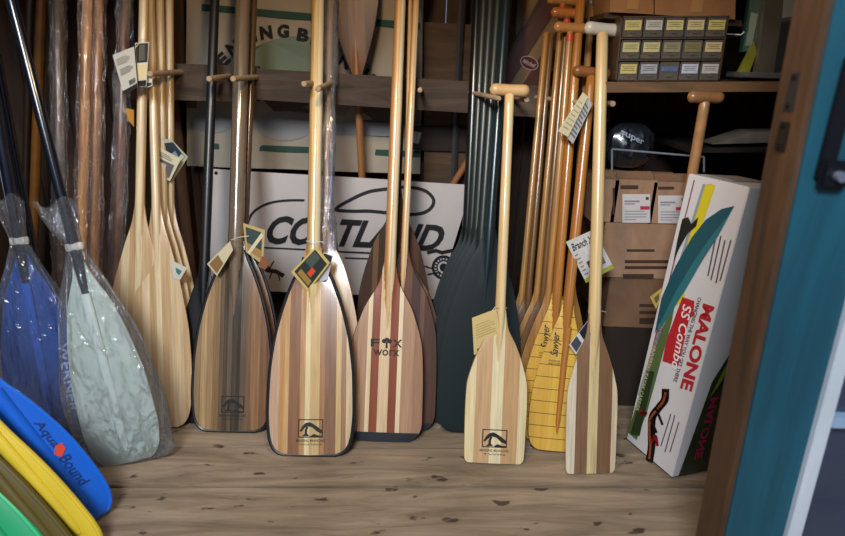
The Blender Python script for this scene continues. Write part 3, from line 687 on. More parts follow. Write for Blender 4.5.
foot, d = tofloor(W(508, 130, 2.378), W(541, -20, 2.378)); hw = px2m(W(520, 80, 2.36), 21)
paddle('old_paddle', 'plain tan blade slanting at the back, left of the red-brown striped blade', foot, foot+d, hw, .6, 'beaver', L=1.75, rs=.0125, mat=oldt(hw), grip='palm', edge=plain('#4a3826', .5), edge_r=.002, up=True)
# ------------------------------------------------------------------ kayak paddles at the left
kbl = plain('#0c1220', .22, .2, .7)
bagm = clear('#f6f8ff', .07, .95, .8, 20, .1, .75)
slm = clear('#fbf8f6', .03, 1.0, 1.0, 26, .06, .75)
def bag(r, B, L, zt, wx, wy, flare, mat, seed, tie=True):
    """film bag gathered round the shaft at height zt, a flared mouth above it"""
    rnd = random.Random(seed); n = 72; v = []; f = []
    rows = [-.012, -.008, .02, .06, .12, .18, .24, .3, .36, .42, .48, .54, .6, .66, .72, .78, .84, .88, .92, .95, .975, 1.0, 1.02, 1.05, 1.09, 1.13, 1.17, 1.2]
    ph = [rnd.uniform(0, 6.28) for _ in range(6)]
    for t in rows:
        z = t*zt
        if t <= 1:
            e = herm([(-.02, .5), (.0, .97), (.08, 1.0), (.3, 1.0), (.5, .86), (.75, .55), (.92, .26), (1, .145)], t)
            rx = wx*e; ry = wy*herm([(-.02, .05), (0, .25), (.1, .6), (.4, 1), (.7, .9), (.9, .62), (1, .5)], t)
        else:
            e = herm([(1, 0), (1.06, .25), (1.12, .6), (1.2, .8)], t); rx = wx*.145 + flare*e; ry = wy*.5 + flare*.6*e
        amp = .02 + .13*sst(.25, 1.0, t)
        for k in range(n):
            a = 2*PI*k/n
            w_ = 1 + amp*(math.sin(9*a+ph[0]+t*2)*.5 + math.sin(14*a+ph[1]-t*3)*.35 + math.sin(23*a+ph[2])*.3) + .03*math.sin(5*a+t*17+ph[3])
            v.append((rx*w_*math.cos(a) - (flare*.7*e if t > 1 else 0), ry*w_*math.sin(a), z + (.012*math.sin(3*a+ph[4]) if t > 1.1 else 0)))
    for i in range(len(rows)-1):
        for k in range(n): f.append((i*n+k, i*n+(k+1) % n, (i+1)*n+(k+1) % n, (i+1)*n+k))
    f.append(tuple(range(n))[::-1])
    b = mesh('plastic_bag', v, f, mat, r, True, smooth=60)
    if tie:
        g = MB(); g.tube([(0, 0, zt*1.0-.010), (0, 0, zt*1.0-.006), (0, 0, zt+.008), (0, 0, zt+.012)], [wx*.16, wx*.178, wx*.178, wx*.16], 24, flat=.62)
        t = g.build('bag_tie', plain('#c9c2b4', .6), b, True)
    return b
# pale blade in a bag
base = Fl(130, 463); base.z = .006; top = W(43, 158, 1.72); top2 = W(70, 247, 1.6)
axis_p = base + (W(64, 205, 1.66)-base)
Lb = along(base, axis_p, 262)
hw = px2m(base, 35)
paleb = plain('#bfc9b8', .4, 0, .3, .05, 8)
r, B, M = paddle('kayak_paddle', 'black-shafted kayak paddle with a pale green blade in a clear bag, resting on the floor', base, axis_p, hw, Lb, 'kayak', L=2.0, rs=.0155, mat=paleb, shaft_mat=kbl, grip='palm', grip_mat=kbl, cat='kayak paddle', tc=.007, face=Vector((.25, -1, 0)))
g = MB(); g.tube([B.face(0, z, .001) for z in (.04, .06, .15, .28, Lb*.85)], [.006, .012, .014, .014, .014], 12, flat=.5); g.build('blade_spine', plain('#d2dacb', .4, 0, .3), r, True)
bag(r, B, 2.0, along(base, axis_p, 247), hw*1.3, .04, .036, bagm, 3)
# blue blade in a bag
base = Fl(56, 446); base.z = .006; axis_p = W(12, 200, 1.70)
Lb = along(base, axis_p, 252); hw = px2m(base, 35)
r, B, M = paddle('kayak_paddle', 'kayak paddle with a deep blue lettered blade in a clear bag, at the left edge', base, axis_p, hw, Lb, 'kayak', L=2.0, rs=.0155, mat=plain('#0a4690', .3, 0, .5, .1, 8), shaft_mat=kbl, grip='palm', grip_mat=kbl, cat='kayak paddle', tc=.007, face=Vector((.3, -1, 0)))
za, zc = along(base, axis_p, 415), along(base, axis_p, 345)
g = MB(); g2 = MB()
lettering(g, 'WERNER', lambda u, v: B.face(hw*.62+(v-.5)*.03, zc+u*(za-zc), .0015), off=.02)
g.build('lettering', plain('#c9d6ea', .4), r, True, smooth=0)
g2.tube([B.face(0, z, .001) for z in (.04, .06, .15, .28, Lb*.85)], [.006, .012, .014, .014, .014], 12, flat=.5); g2.build('blade_spine', plain('#1a56ad', .3, 0, .5), r, True)
bag(r, B, 2.0, along(base, axis_p, 241), hw*1.28, .04, .018, bagm, 5)
# third shaft behind, dark
base = W(60, 395, 1.72); p1 = W(22, 195, 1.78)
foot, d = tofloor(base, p1, .005); hw = .085
paddle('kayak_paddle', 'dark-shafted kayak paddle behind the two bagged ones, its blade out of sight', foot, foot+d, hw, .44, 'kayak', L=2.0, rs=.0155, mat=plain('#101722', .35, 0, .3), shaft_mat=kbl, grip='palm', grip_mat=kbl, cat='kayak paddle', tc=.007)
# moulded blades in the left foreground, tips on the floor, shafts leaning out to the left
def moulded(label, tip, upp, hw_px, Lb, mat, rim, roll, spine, rs=.016, shape='oval', dish=None):
    base = tip; z = (upp-base).normalized()
    hw = px2m(base, hw_px); 
    r, B, M = paddle('kayak_paddle', label, base, upp, hw, Lb, shape, L=1.12, rs=rs, mat=mat, shaft_mat=plain('#101318', .4, .1, .3), grip='palm', grip_mat=plain('#101318', .4), cat='kayak paddle', te=.005, tc=.012, face=roll, edge=rim, edge_r=.007)
    g = MB(); g.tube([B.face(0, q_, .0) for q_ in (.05, .07, .14, .26, Lb*.86)], [.006, .012, .015, .016, .017], 12, flat=.6); g.build('blade_spine', spine, r, True)
    return r, B, M, hw
bl = plain('#0b5fd0', .38, 0, .25, .08, 10)
tip = Fl(97, 520); tip.z = .012
r, B, M, hw = moulded('bright blue moulded kayak blade in the left foreground, red mark in its lettering', tip, W(-75, 303, 1.30), 24, .5, bl, plain('#1169dd', .38, 0, .3), Vector((.55, -1, .55)), bl)
g = MB()
za, zb2 = .36, .07
lettering(g, 'Aqua', lambda u, v: B.face(hw*.44+(v-.5)*.026, .31-u*.085, .002), off=.012, shear=.2)
lettering(g, 'Bound', lambda u, v: B.face(hw*.44+(v-.5)*.026, .195-u*.1, .002), off=.012, shear=.2)
g.add([B.face(hw*.44+x, .21+z_, .003) for x, z_ in ((-.014, 0), (-.004, -.016), (.014, -.004), (.016, .014), (0, .018))], [(0, 1, 2, 3, 4)], 1)
g.build('lettering', [plain('#0a2f6e', .4), plain('#d8452e', .4)], r, True, smooth=0)
yl_ = plain('#d9bd30', .42, 0, .2, .1, 10); tip = Fl(95, 549); tip.z = .012
moulded('yellow moulded kayak blade under the bright blue one in the left foreground', tip, W(-75, 350, 1.235), 15, .48, yl_, yl_, Vector((-.1, -1, .5)), yl_)
yl_shaded = plain('#574a12', .5, 0, .1, .15, 10); tip = Fl(74, 566); tip.z = .012  # added blade: shaded back of the yellow one painted as dark olive
moulded('added dark olive blade for the shaded back of the yellow one, left foreground', tip, W(-85, 378, 1.205), 14, .48, yl_shaded, yl_shaded, Vector((-.1, -1, .5)), yl_shaded)
gr_ = plain('#0b9a62', .4, 0, .25, .1, 10); tip = Fl(40, 580); tip.z = .012
moulded('green moulded kayak blade lowest in the left foreground', tip, W(-110, 412, 1.17), 24, .46, gr_, plain('#12b070', .4, 0, .25), Vector((.2, -1, .5)), gr_)
# sleeved wooden poles behind them
ambp = lambda c1, c2: wood([(0, c1), (.5, c2)], .02, .35, .4, .3)
for i, (b, t, yt, c1, c2, rs, lb) in enumerate((
        ((78, 412), (86.5, 40), 2.10, '#cf9450', '#dca560', .0155, 'golden wooden pole in a crinkled clear sleeve, second sleeved pole from the left'),
        ((92, 410), (97.5, 40), 2.13, '#b07e4c', '#bb8a58', .0165, 'brown wooden pole in a crinkled clear sleeve, right beside the golden one'),
        ((112, 408), (124, 40), 2.15, '#6d4a2e', '#80583a', .0165, 'dark brown pole in a clear sleeve, just behind the white tag'),
        ((62, 409), (58, 40), 2.15, '#5d4a44', '#70594e', .0165, 'dull purplish pole in a clear sleeve, leftmost of the sleeved poles'))):
    base = Fl(*b); base.z = .004; top = W(*t, yt)
    M = frame(base, top); r = root('sleeved_pole', M, lb, 'pole', 'wooden poles in clear plastic sleeves')
    g = MB(); g.tube([(0, 0, z) for z in (0, .4, .9, 1.5, 1.62)], [rs*1.05, rs, rs, rs, rs*.9], 16); g.build('pole', ambp(c1, c2), r, True)
    n = 40; v = []; f = []; rnd = random.Random(i+11); zs = [.36+.025*k for k in range(50)]
    ph = [rnd.uniform(0, 6.28) for _ in range(5)]
    for z in zs:
        for k in range(n):
            a = 2*PI*k/n; R_ = rs*1.55 + .0032*math.sin(3*a+z*23+ph[0]) + .0022*math.sin(7*a-z*57+ph[1]) + .0014*math.sin(11*a+z*95+ph[2]) + rnd.uniform(-.0022, .0022)
            R_ = max(R_, rs*1.12); e = 1 + (.35*(1-sst(.36, .5, z)))
            v.append((R_*e*math.cos(a), R_*math.sin(a), z))
    for q_ in range(len(zs)-1):
        for k in range(n): f.append((q_*n+k, q_*n+(k+1) % n, (q_+1)*n+(k+1) % n, (q_+1)*n+k))
    mesh('plastic_sleeve', v, f, slm, r, True, smooth=0)
# clear sleeve on the paddle behind the broad one
n = 36; v = []; f = []; zs = [along(Mb_.translation, Mb_.translation+Mb_.to_3x3().col[2], y_) for y_ in (250, 235, 220, 200, 180, 160, 140, 120, 100, 80, 60, 40, 20, 0, -20)]
for q_, z in enumerate(zs):
    for k in range(n):
        a = 2*PI*k/n; R_ = (.024 if q_ > 2 else .04-.005*q_) + .004*math.sin(3*a+z*20) + .002*math.sin(8*a-z*50)
        v.append((R_*math.cos(a)*1.05+.004, R_*.75*math.sin(a)-.002, z))
for q_ in range(len(zs)-1):
    for k in range(n): f.append((q_*n+k, q_*n+(k+1) % n, (q_+1)*n+(k+1) % n, (q_+1)*n+k))
mesh('plastic_sleeve', v, f, clear('#e6ecff', .16, .9, .8, 14, .12, .7), rb, True, smooth=60)
# dark varnished boards and poles in the back left corner
for (p, q_, Y, rs, c, lb) in (((38, 110), (42, 0), 2.3, .019, '#7a4c1e', 'amber varnished pole in the dark back left corner'), ((26, 180), (30, 0), 2.32, .015, '#2a1c14', 'dark pole in the back left corner, left of the amber pole')):
    foot, d = tofloor(W(*p, Y), W(*q_, Y-.02), .004); g = MB(); g.tube([foot, foot+d*.8, foot+d*1.75], [rs, rs, rs*.9], 14)
    tag(g.build('wooden_pole', plain(c, .3, 0, .6, .25, 18)), lb, 'pole')
# ------------------------------------------------------------------ hang tags
def hang(label, pts, Y, polys, string=None, base='#d8d2c0', cat='tag', dy=(0, 0, 0, 0)):
    """a card: four pixel corners at depth Y(+dy), printed polygons in its unit square"""
    P = [W(p[0], p[1], Y+d_) for p, d_ in zip(pts, dy)]
    n = (P[1]-P[0]).cross(P[3]-P[0]).normalized()
    if n.dot(O-P[0]) < 0: n = -n
    c = sum(P, Vector())/4
    r = root('hang_tag', c, label, cat)
    g = MB(); g.prism(P, -n, .0012); g.build('card', plain(base, .6), r, smooth=0)
    def fn(u, v, o): return P[0]*(1-u)*(1-v)+P[1]*u*(1-v)+P[2]*u*v+P[3]*(1-u)*v + n*o
    if polys:
        g = MB(); ms = []
        for k, (pl, c_) in enumerate(polys):
            if c_ not in ms: ms.append(c_)
            g.add([fn(u, v, .0005+.0002*k) for u, v in pl], [tuple(range(len(pl)))], ms.index(c_))
        g.build('printed_panel', [plain(c_, .5) for c_ in ms], r, smooth=0)
    if string:
        g = MB(); g.tube([W(*s) for s in string], .0011, 6); g.build('string', plain('#d8d4c8', .7), r)
    return r, fn
def rc(u0, v0, u1, v1): return [(u0, v0), (u1, v0), (u1, v1), (u0, v1)]
def lines(u0, u1, v0, v1, n, c='#6d675c', w=.4): return [(rc(u0, v0+(v1-v0)*(k+.5)/n - (v1-v0)/n*w/2, u0+(u1-u0)*(1 if k % 3 else .8), v0+(v1-v0)*(k+.5)/n+(v1-v0)/n*w/2), c) for k in range(n)]
bars = [(rc(.52+.038*k, .74, .52+.038*k+(.024 if k % 3 else .013), .86), '#1d1a18') for k in range(11)]
hang('cream printed card with a barcode and black foot on the front pale paddle', [(112.5, 55), (134, 46.5), (137.5, 87), (124, 95)], 1.93,
     [(rc(0, .9, 1, 1), '#17161a')] + lines(.1, .75, .12, .3, 4) + lines(.15, .85, .38, .55, 4) + bars, [(136, 47, 1.93), (142, 40, 1.97), (147, 48, 1.97)], '#bdb8aa')
hang('narrow dark card with a pale paddle picture, against the front pale paddle shaft', [(135, 43), (149, 42), (146.5, 86), (138, 87)], 1.945,
     [(rc(.04, .02, .96, .45), '#2b2926'), ([(.3, .05), (.7, .05), (.75, .4), (.25, .4)], '#5b544a'), (rc(.04, .5, .96, .84), '#d3c493'), (rc(.04, .86, .96, .99), '#14151b')], [(142, 43, 1.945), (144, 39, 1.98)], '#cfc9b5')
hang('white slip hanging right of the dark card on the pale paddle shaft', [(147, 76), (152, 77), (152.5, 86), (145, 88)], 1.96, [(rc(.1, .6, .9, .9), '#2d3b4a')], None, '#c9c5b8')
hang('small amber paper scrap on the sleeved poles, lower left of the cream card', [(125, 108), (134, 110), (134, 127), (128, 120)], 2.02, [], None, '#b57d2c')
hang('dark blue folded card at the right of the pale paddles tag bundle', [(161, 138), (172, 140), (188, 157), (172, 182)], 2.035, [(rc(.1, .12, .92, .88), '#1e2c3a'), (rc(.2, .45, .7, .7), '#6f8f96'), (rc(.14, .7, .9, .86), '#b9b7a0')], [(161, 139, 2.03), (157, 128, 2.04)], '#a9a690')
hang('cream card with a grey picture at the left of the pale stack tag bundle', [(157, 146), (181, 159), (170, 181), (157, 177)], 2.01, [(rc(.08, .35, .86, .9), '#5f5a5c'), (rc(.15, .45, .5, .75), '#a9a3ab')] + lines(.12, .7, .1, .28, 3), None, '#c9c2a4')
hang('little white and teal tag hanging low on the pale stack beside the black paddle', [(171, 260), (187, 268), (180, 280), (173, 278)], 1.85, [([(.3, .3), (.8, .35), (.7, .7), (.4, .6)], '#3a7f78')], None, '#cfcabc')
hang('folded cream tag on the left of the grey-shafted paddle', [(230, 241), (233, 250), (217, 276), (207, 264)], 1.84, [(rc(.1, .55, .9, .95), '#8b6a3e')], [(231, 240, 1.87), (240, 237, 1.86), (249, 236, 1.87)], '#cfc3a0')
hang('dark cream-bordered picture tag on the right of the grey-shafted paddle', [(243, 223), (265, 230), (263, 265), (246, 252)], 1.885, [(rc(.1, .1, .88, .88), '#3a4a48'), (rc(.1, .62, .88, .88), '#a6814c'), ([(.1, .95), (.85, .1), (.95, .18), (.2, 1.0)], '#d8cfb0')], None, '#bfa76c')
hang('small brown tag under the picture tag of the grey-shafted paddle', [(262, 256), (270, 262), (265, 270), (258, 266)], 1.88, [], None, '#8c5638')
r_, fn = hang('dark diamond tag with an orange patch hanging on the broad black-rimmed paddle', [(316, 246), (330, 263), (308, 292), (291, 272)], 1.79,
     [(rc(.08, .08, .92, .92), '#23302c'), (rc(.12, .12, .5, .5), '#46524a'), (rc(.5, .45, .72, .68), '#d2492a'), (rc(.2, .72, .85, .88), '#9a7c3e')], [(316, 247, 1.79), (314, 241, 1.79), (306, 241, 1.82), (324, 242, 1.82)], '#c9b166')
hang('white and black folded card behind the dark diamond tag', [(324, 252), (333, 256), (326, 286), (305, 294)], 1.805, [(rc(.05, .02, .95, .3), '#2e3238'), (rc(.05, .78, .95, .98), '#20242c')], None, '#c5cad0')
hang('yellow cream card hanging on the shaft of the short pale paddle', [(472, 318), (496, 309), (503, 343), (474, 355)], 1.70, lines(.12, .85, .2, .6, 6, '#b69b5c', .25) + [(rc(.12, .86, .2, .93), '#4b4433'), (rc(.4, .84, .55, .92), '#6d5a2c'), (rc(.84, .86, .9, .93), '#4b4433')], [(492, 311, 1.70), (495, 307, 1.71), (507, 308, 1.74)], '#d9c081')
r_, fn = hang('white card with two small pictures behind the shaft of the walnut striped paddle', [(566, 242), (594, 229.5), (614, 268), (586, 283)], 1.842, [(rc(0, .9, 1, 1), '#a9b04a'), (rc(.33, .3, .55, .52), '#5a2f28'), (rc(.3, .58, .52, .8), '#5a3b40'), (rc(.68, .4, .85, .8), '#77706a')] + lines(.06, .2, .3, .85, 6, '#8f8b88', .3) + lines(.6, .95, .3, .36, 1, '#8f8b88', .3), None, '#d3d1cc', dy=(-.025, 0, .006, -.006))
g = MB(); lettering(g, 'Branch X', lambda u, v: fn(.08+u*.75, .25-v*.17, .0012), off=.02, shear=.3); g.build('lettering', plain('#2b2a2c', .6), r_, smooth=0)
hang('narrow black and white card tied under the shaft of the walnut striped paddle', [(594, 313), (597, 318), (576, 355), (569, 345)], 1.72, [(rc(.02, .08, .95, .6), '#20242e'), (rc(.05, .7, .9, .95), '#4a4f58')], [(594, 313, 1.72), (588, 311, 1.74), (597, 310, 1.71), (606, 312, 1.735)], '#d5d7da')
hang('cream fold of the card hanging on the long peg over the amber shafts', [(583, 92), (588, 97), (568, 137), (558, 131)], 1.925, lines(.15, .85, .15, .9, 7, '#9a937f', .25), None, '#c6bd98')
hang('grey-blue fold of the card hanging on the long peg over the amber shafts', [(588, 97), (592, 105), (573, 144), (564, 134)], 1.932, lines(.1, .9, .1, .9, 9, '#5f626a', .5), None, '#a9a9a6')
# ------------------------------------------------------------------ right side: shelf, drawers, cartons
shm = planks_mat('#4a3420', '#7b5a3a', .7, (1.4, 14, 14), 0)
def bx(p0, p1, Yf_, dep, name, mat, parent=None, bev=.002, skew=True):
    """box with its front face spanning two pixels (top left, bottom right) at depth Yf_"""
    a = W(*p0, Yf_); c = W(*p1, Yf_); g = MB()
    g.box(((a.x+c.x)/2, Yf_+dep/2, (a.z+c.z)/2), (abs(c.x-a.x), dep, abs(a.z-c.z)), 0, None, bev); return g.build(name, mat, parent), a, c
YS = 1.93
P = [W(604, 92.5, YS), W(800, 91.5, YS), W(800, 81.5, YS), W(604, 82, YS)]
g = MB(); g.prism(P, Vector((0, 1, 0)), YB-YS-.001); o = g.build('shelf_board', shm, smooth=0); tag(o, 'brown wooden shelf board carrying the little drawers, at the upper right', 'shelf')
shz = (P[2].z+P[3].z)/2
sl = math.atan2(P[2].z-P[3].z, P[2].x-P[3].x)
# drawer cabinet
a = W(615, 81.5, 1.95); c = W(731, 20, 1.95); wdt = c.x-a.x; hgt = c.z-a.z
M = Matrix.Translation(Vector((a.x, 1.95, P[3].z+.0015+(a.x-P[3].x)*math.tan(sl)))) @ Matrix.Rotation(-sl, 4, 'Y')
r = root('drawer_cabinet', M, 'small brown parts cabinet with fifteen clear labelled drawers on the shelf', 'drawer cabinet')
dk = plain('#4c3828', .5, 0, .1, .1)
g = MB(); t_ = .005; dp = .15
g.box((wdt/2, dp/2, t_/2), (wdt, dp, t_)); g.box((wdt/2, dp/2, hgt-t_/2), (wdt, dp, t_)); g.box((t_/2, dp/2, hgt/2), (t_, dp, hgt)); g.box((wdt-t_/2, dp/2, hgt/2), (t_, dp, hgt)); g.box((wdt/2, dp-.003, hgt/2), (wdt, .006, hgt))
rw = hgt/3; cw = (wdt-t_*2)/5
for k in (1, 2): g.box((wdt/2, dp/2, rw*k), (wdt-.01, dp, t_))
for k in (1, 2, 3, 4): g.box((t_+cw*k, dp/2+.004, hgt/2), (.003, dp-.01, hgt-.01))
g.build('case', dk, r, True)
clr = clear('#ecdcb4', .12, .7, .0, 5, .15, .35)
labc = ['#c4b873', '#bdb9b0', '#c8bd80', '#ccba86', '#c9bb6a', '#bfb27a', '#c2b67c', '#8f8566', '#7c7148', '#cbb684', '#c0b26c', '#9fa0a6', '#57629a', '#b4b6c4', '#b9b5b0']
cont = ['#b8a02c', '#5a4e44', '#6a4a46', '#6e6a5c', '#8c7a3a', '#a8963a', '#b0a050', '#8a8266', '#1c1d16', '#22283c', '#b9a24a', '#2f3650', '#2b3a8c', '#9a97a2', '#22264a']
for i in range(15):
    ro, cl = 2-i//5, i % 5
    x0 = t_+cw*cl+.003; z0 = rw*ro+.004; w_ = cw-.006; h_ = rw-.010
    g = MB(); e = .0015; yy = -.004
    g.box((x0+w_/2, yy, z0+h_*.5), (w_, e, h_)); g.box((x0+w_/2, .06, z0+.001), (w_, .125, e)); g.box((x0, .06, z0+h_*.45), (e, .125, h_*.9)); g.box((x0+w_, .06, z0+h_*.45), (e, .125, h_*.9))
    dr = g.build('drawer', clr, r, True, smooth=0)
    g = MB()
    lw, lh = w_*.86, h_*(.52 if i not in (12,) else .3)
    g.box((x0+w_/2, yy-.0016, z0+h_*.62), (lw, .001, lh)); g.build('label_card', plain(labc[i], .6, 0, 0, .12, 90), dr, True, smooth=0)
    g = MB()
    for k in range(3): g.box((x0+w_/2, yy-.0024, z0+h_*(.74-.1*k)), (lw*(.8-.15*(k % 2)), .0006, h_*.03))
    g.build('printed_lines', plain('#57502e', .7), dr, True, smooth=0)
    rnd = random.Random(i); g = MB()
    for k in range(9): g.tube([(x0+w_*rnd.uniform(.15, .85), rnd.uniform(.008, .05), z0+.004+.004*(k % 3)), (x0+w_*rnd.uniform(.15, .85), rnd.uniform(.008, .05), z0+.005+.006*(k % 3))], .003, 6)
    g.build('small_parts', plain(cont[i], .5), dr, True)
    g = MB(); g.tube([(x0+w_/2-.008, yy-.003, z0+h_*.22), (x0+w_/2+.008, yy-.003, z0+h_*.22)], .003, 8); g.build('pull', clr, dr, True)
# boxes above it
YT = 1.97
bxm = planks_mat('#7a5433', '#97693f', .8, (3, 3, 3), 0, 0, .15)
lift = []
ua = W(610, 12, 1.99)
us = MB(); us.prism([W(604, 18, 1.99), W(742, 26.5, 1.99), W(742, 20.5, 1.99), W(604, 12.5, 1.99)], Vector((0, 1, 0)), YB-1.99-.001); o = us.build('shelf_board', planks_mat('#2b1c10', '#4a3320', .8, (1.4, 14, 14), 0), smooth=0); tag(o, 'dark sagging upper shelf board above the little drawers', 'shelf')
for (p0, p1, p2, p3, lb) in (((610, -62), (653.5, -60), (653.5, 14.8), (610, 12.3), 'brown cardboard carton on the upper shelf, the left one'), ((655, -60), (737, -56), (735, 20), (655, 15), 'brown cardboard carton on the upper shelf, the right one')):
    Q = [W(*p, YT) for p in (p3, p2, p1, p0)]; r = root('carton', sum(Q, Vector())/4, lb, 'box', 'cartons on the upper shelf')
    for q in Q: q.z += .0012
    g = MB(); g.prism(Q, Vector((0, 1, 0)), .3); g.build('box_body', bxm, r, smooth=0)
    g = MB(); mid = (Q[0]+Q[1])/2; g.box((mid.x, YT-.0008, (Q[0].z+Q[2].z)/2), (.035, .001, abs(Q[2].z-Q[0].z)*.9)); g.build('packing_tape', plain('#a77d4c', .3, 0, .3), r, smooth=0)
# hanging packs at the right of the drawers
def pack(label, pts, Y, th, mat, card=None, extra=None):
    Q = [W(*p, Y) for p in pts]; r = root('hanging_pack', sum(Q, Vector())/len(Q), label, 'package')
    g = MB(); g.prism(Q, Vector((0, 1, 0)), th); g.build('pouch', mat, r, smooth=0)
    if card:
        for (pl, c_) in card:
            g = MB(); g.prism([W(*p, Y-.0015) for p in pl], Vector((0, -1, 0)), .0008); g.build('printed_card', plain(c_, .5), r, smooth=0)
    return r
pk = plain('#4a4a40', .35, 0, .4, .2, 12)
pack('green-grey pack hanging right of the drawer cabinet', [(742, 52), (755, 50), (766, -12), (752, -14)], 2.02, .02, plain('#4f6a5c', .4, 0, .3, .2, 14), [([(745, 46), (752, 45), (758, 14), (751, 12)], '#93a292')])
pack('yellow-green leaf-shaped pack end under the green-grey pack', [(738, 72), (748, 76), (757, 52), (754, 42)], 2.01, .012, plain('#8a8a2c', .45, 0, .2, .2, 14))
pack('large clear pack with a dark grey card hanging beside the door jamb', [(757, 74), (800, 73), (808, -20), (768, -22)], 1.99, .03, plain('#5c574e', .3, 0, .5, .25, 9), [([(774, 72), (795, 71), (798, 20), (781, 22)], '#2e3236'), ([(782, 18), (797, 16), (800, -4), (784, -4)], '#8d8e8e')])
g = MB()
for (px, py) in ((727, 34), (793, 31)):
    a = W(px, py, 2.0); g.tube([a, a+Vector((.03, -.03, -.003)), a+Vector((.036, -.034, .006))], .002, 6)
    g.tube([a, a+Vector((0, .49, 0))], .002, 6)
tag(g.build('wire_hooks', plain('#c9c9c6', .4, .3)), 'pale wire hooks beside the hanging packs at the upper right', 'hook')
o, _, _ = bx((740, 73), (796, 80.5), 1.955, .09, 'clear_tray', clear('#d8d2c4', .2, .7, .1, 8, .12, .5)); tag(o, 'shallow clear plastic tray on the shelf under the hanging packs', 'tray')
o.location.z += .004
# lower shelf in the dark with the grey flat thing
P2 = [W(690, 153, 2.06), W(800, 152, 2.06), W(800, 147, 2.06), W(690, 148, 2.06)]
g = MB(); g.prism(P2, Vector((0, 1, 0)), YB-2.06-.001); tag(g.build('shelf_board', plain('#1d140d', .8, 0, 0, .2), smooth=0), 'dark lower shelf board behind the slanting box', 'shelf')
Q = [W(*p, 2.05) for p in ((712, 146), (785, 144), (785, 133), (752, 133.5))]
for q_ in Q: q_.z += .006
g = MB(); g.prism(Q, Vector((0, 1, 0)), .1); tag(g.build('grey_panel', plain('#6b6862', .6, 0, 0, .2, 20), smooth=0), 'grey wedge-shaped panel lying in the dark under the shelf', 'panel')
# cartons
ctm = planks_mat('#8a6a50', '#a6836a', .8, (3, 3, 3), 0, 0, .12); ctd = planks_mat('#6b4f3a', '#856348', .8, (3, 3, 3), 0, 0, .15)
YK = 1.94
top_of = {}
def carton(label, p0, p1, mat, dep, rest, stickers=(), prints=(), flap=False, grp='cardboard cartons stacked beside the slanting box'):
    a = W(*p0, YK); c = W(*p1, YK)
    z0 = rest; hgt_ = a.z-(c.z if rest > .01 else rest)
    r = root('carton', Vector(((a.x+c.x)/2, YK+dep/2, z0)), label, 'box', grp)
    g = MB(); g.box(((a.x+c.x)/2, YK+dep/2, z0+hgt_/2), (c.x-a.x, dep, hgt_), 0, None, .002); g.build('box_body', mat, r)
    dz = z0-c.z
    def fp(px, py, off): return W(px, py, YK-off)+Vector((0, 0, dz))
    for pl in stickers:
        g = MB(); ms = ['#c4c0be']
        g.add([fp(*p, .0008) for p in ((pl[0], pl[1]), (pl[2], pl[1]), (pl[2], pl[3]), (pl[0], pl[3]))], [(0, 1, 2, 3)])
        w_, h_ = pl[2]-pl[0], pl[3]-pl[1]
        for (u0, v0, u1, v1, mi) in ((.08, .22, .62, .28, 1), (.08, .32, .45, .36, 1), (.84, .1, .95, .2, 2), (.64, .42, .98, .54, 3), (.08, .58, .8, .61, 1), (.08, .68, .88, .71, 1), (.08, .78, .85, .81, 1), (.08, .87, .5, .9, 1)):
            g.add([fp(pl[0]+w_*u, pl[1]+h_*v, .0014) for u, v in ((u0, v0), (u1, v0), (u1, v1), (u0, v1))], [(0, 1, 2, 3)], mi)
        g.build('printed_label', [plain('#c9c4c4', .6), plain('#8a8790', .6), plain('#3a3a3c', .6), plain('#b0304a', .6)], r, smooth=0)
    if prints:
        g = MB()
        for (x0, y0, x1, y1) in prints: g.add([fp(*p, .0008) for p in ((x0, y0), (x1, y0), (x1, y1), (x0, y1))], [(0, 1, 2, 3)])
        g.build('printed_marks', plain('#3f2b20', .8), r, smooth=0)
    if flap:
        g = MB(); zt = z0+hgt_
        g.prism([Vector((a.x+.01, YK+.02, zt+.001)), Vector((c.x-.01, YK+.02, zt+.001)), Vector((c.x-.015, YK+.045, zt+.024)), Vector((a.x+.015, YK+.045, zt+.02))], Vector((0, .8, -.6)), .003); g.build('open_flap', ctd, r, smooth=0)
    return z0+hgt_
z = carton('large plain carton at the bottom of the stack, in shadow on the floor', (606, 327), (700, 424), plain('#2b2019', .85, 0, 0, .2, 8), .34, .002)  # the shadow low in the stack is in this near-black body colour
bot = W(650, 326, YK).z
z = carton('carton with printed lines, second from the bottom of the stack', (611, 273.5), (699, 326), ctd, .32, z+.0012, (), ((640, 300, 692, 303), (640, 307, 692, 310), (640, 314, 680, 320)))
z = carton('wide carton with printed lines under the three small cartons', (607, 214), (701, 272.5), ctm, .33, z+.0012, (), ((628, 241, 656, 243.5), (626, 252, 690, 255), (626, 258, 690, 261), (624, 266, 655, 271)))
carton('small carton half hidden behind the white T grip paddle, left on the stack', (597, 169), (615.5, 213), ctm, .22, z+.0012, (), ((614, 178, 616, 205),), True)
carton('small carton with a white label and red mark, middle of the top three', (617, 168), (653.5, 213), ctm, .22, z+.0012, ((624, 183, 652, 212),), ((622, 174, 640, 178),), True)
carton('small carton with a white label, right of the top three', (656, 170), (692, 214), ctm, .22, z+.0012, ((660, 184, 688, 212),), ((660, 175, 676, 178),), True)
ztop = z+.0012 + (W(640, 168, YK).z-W(640, 213, YK).z)
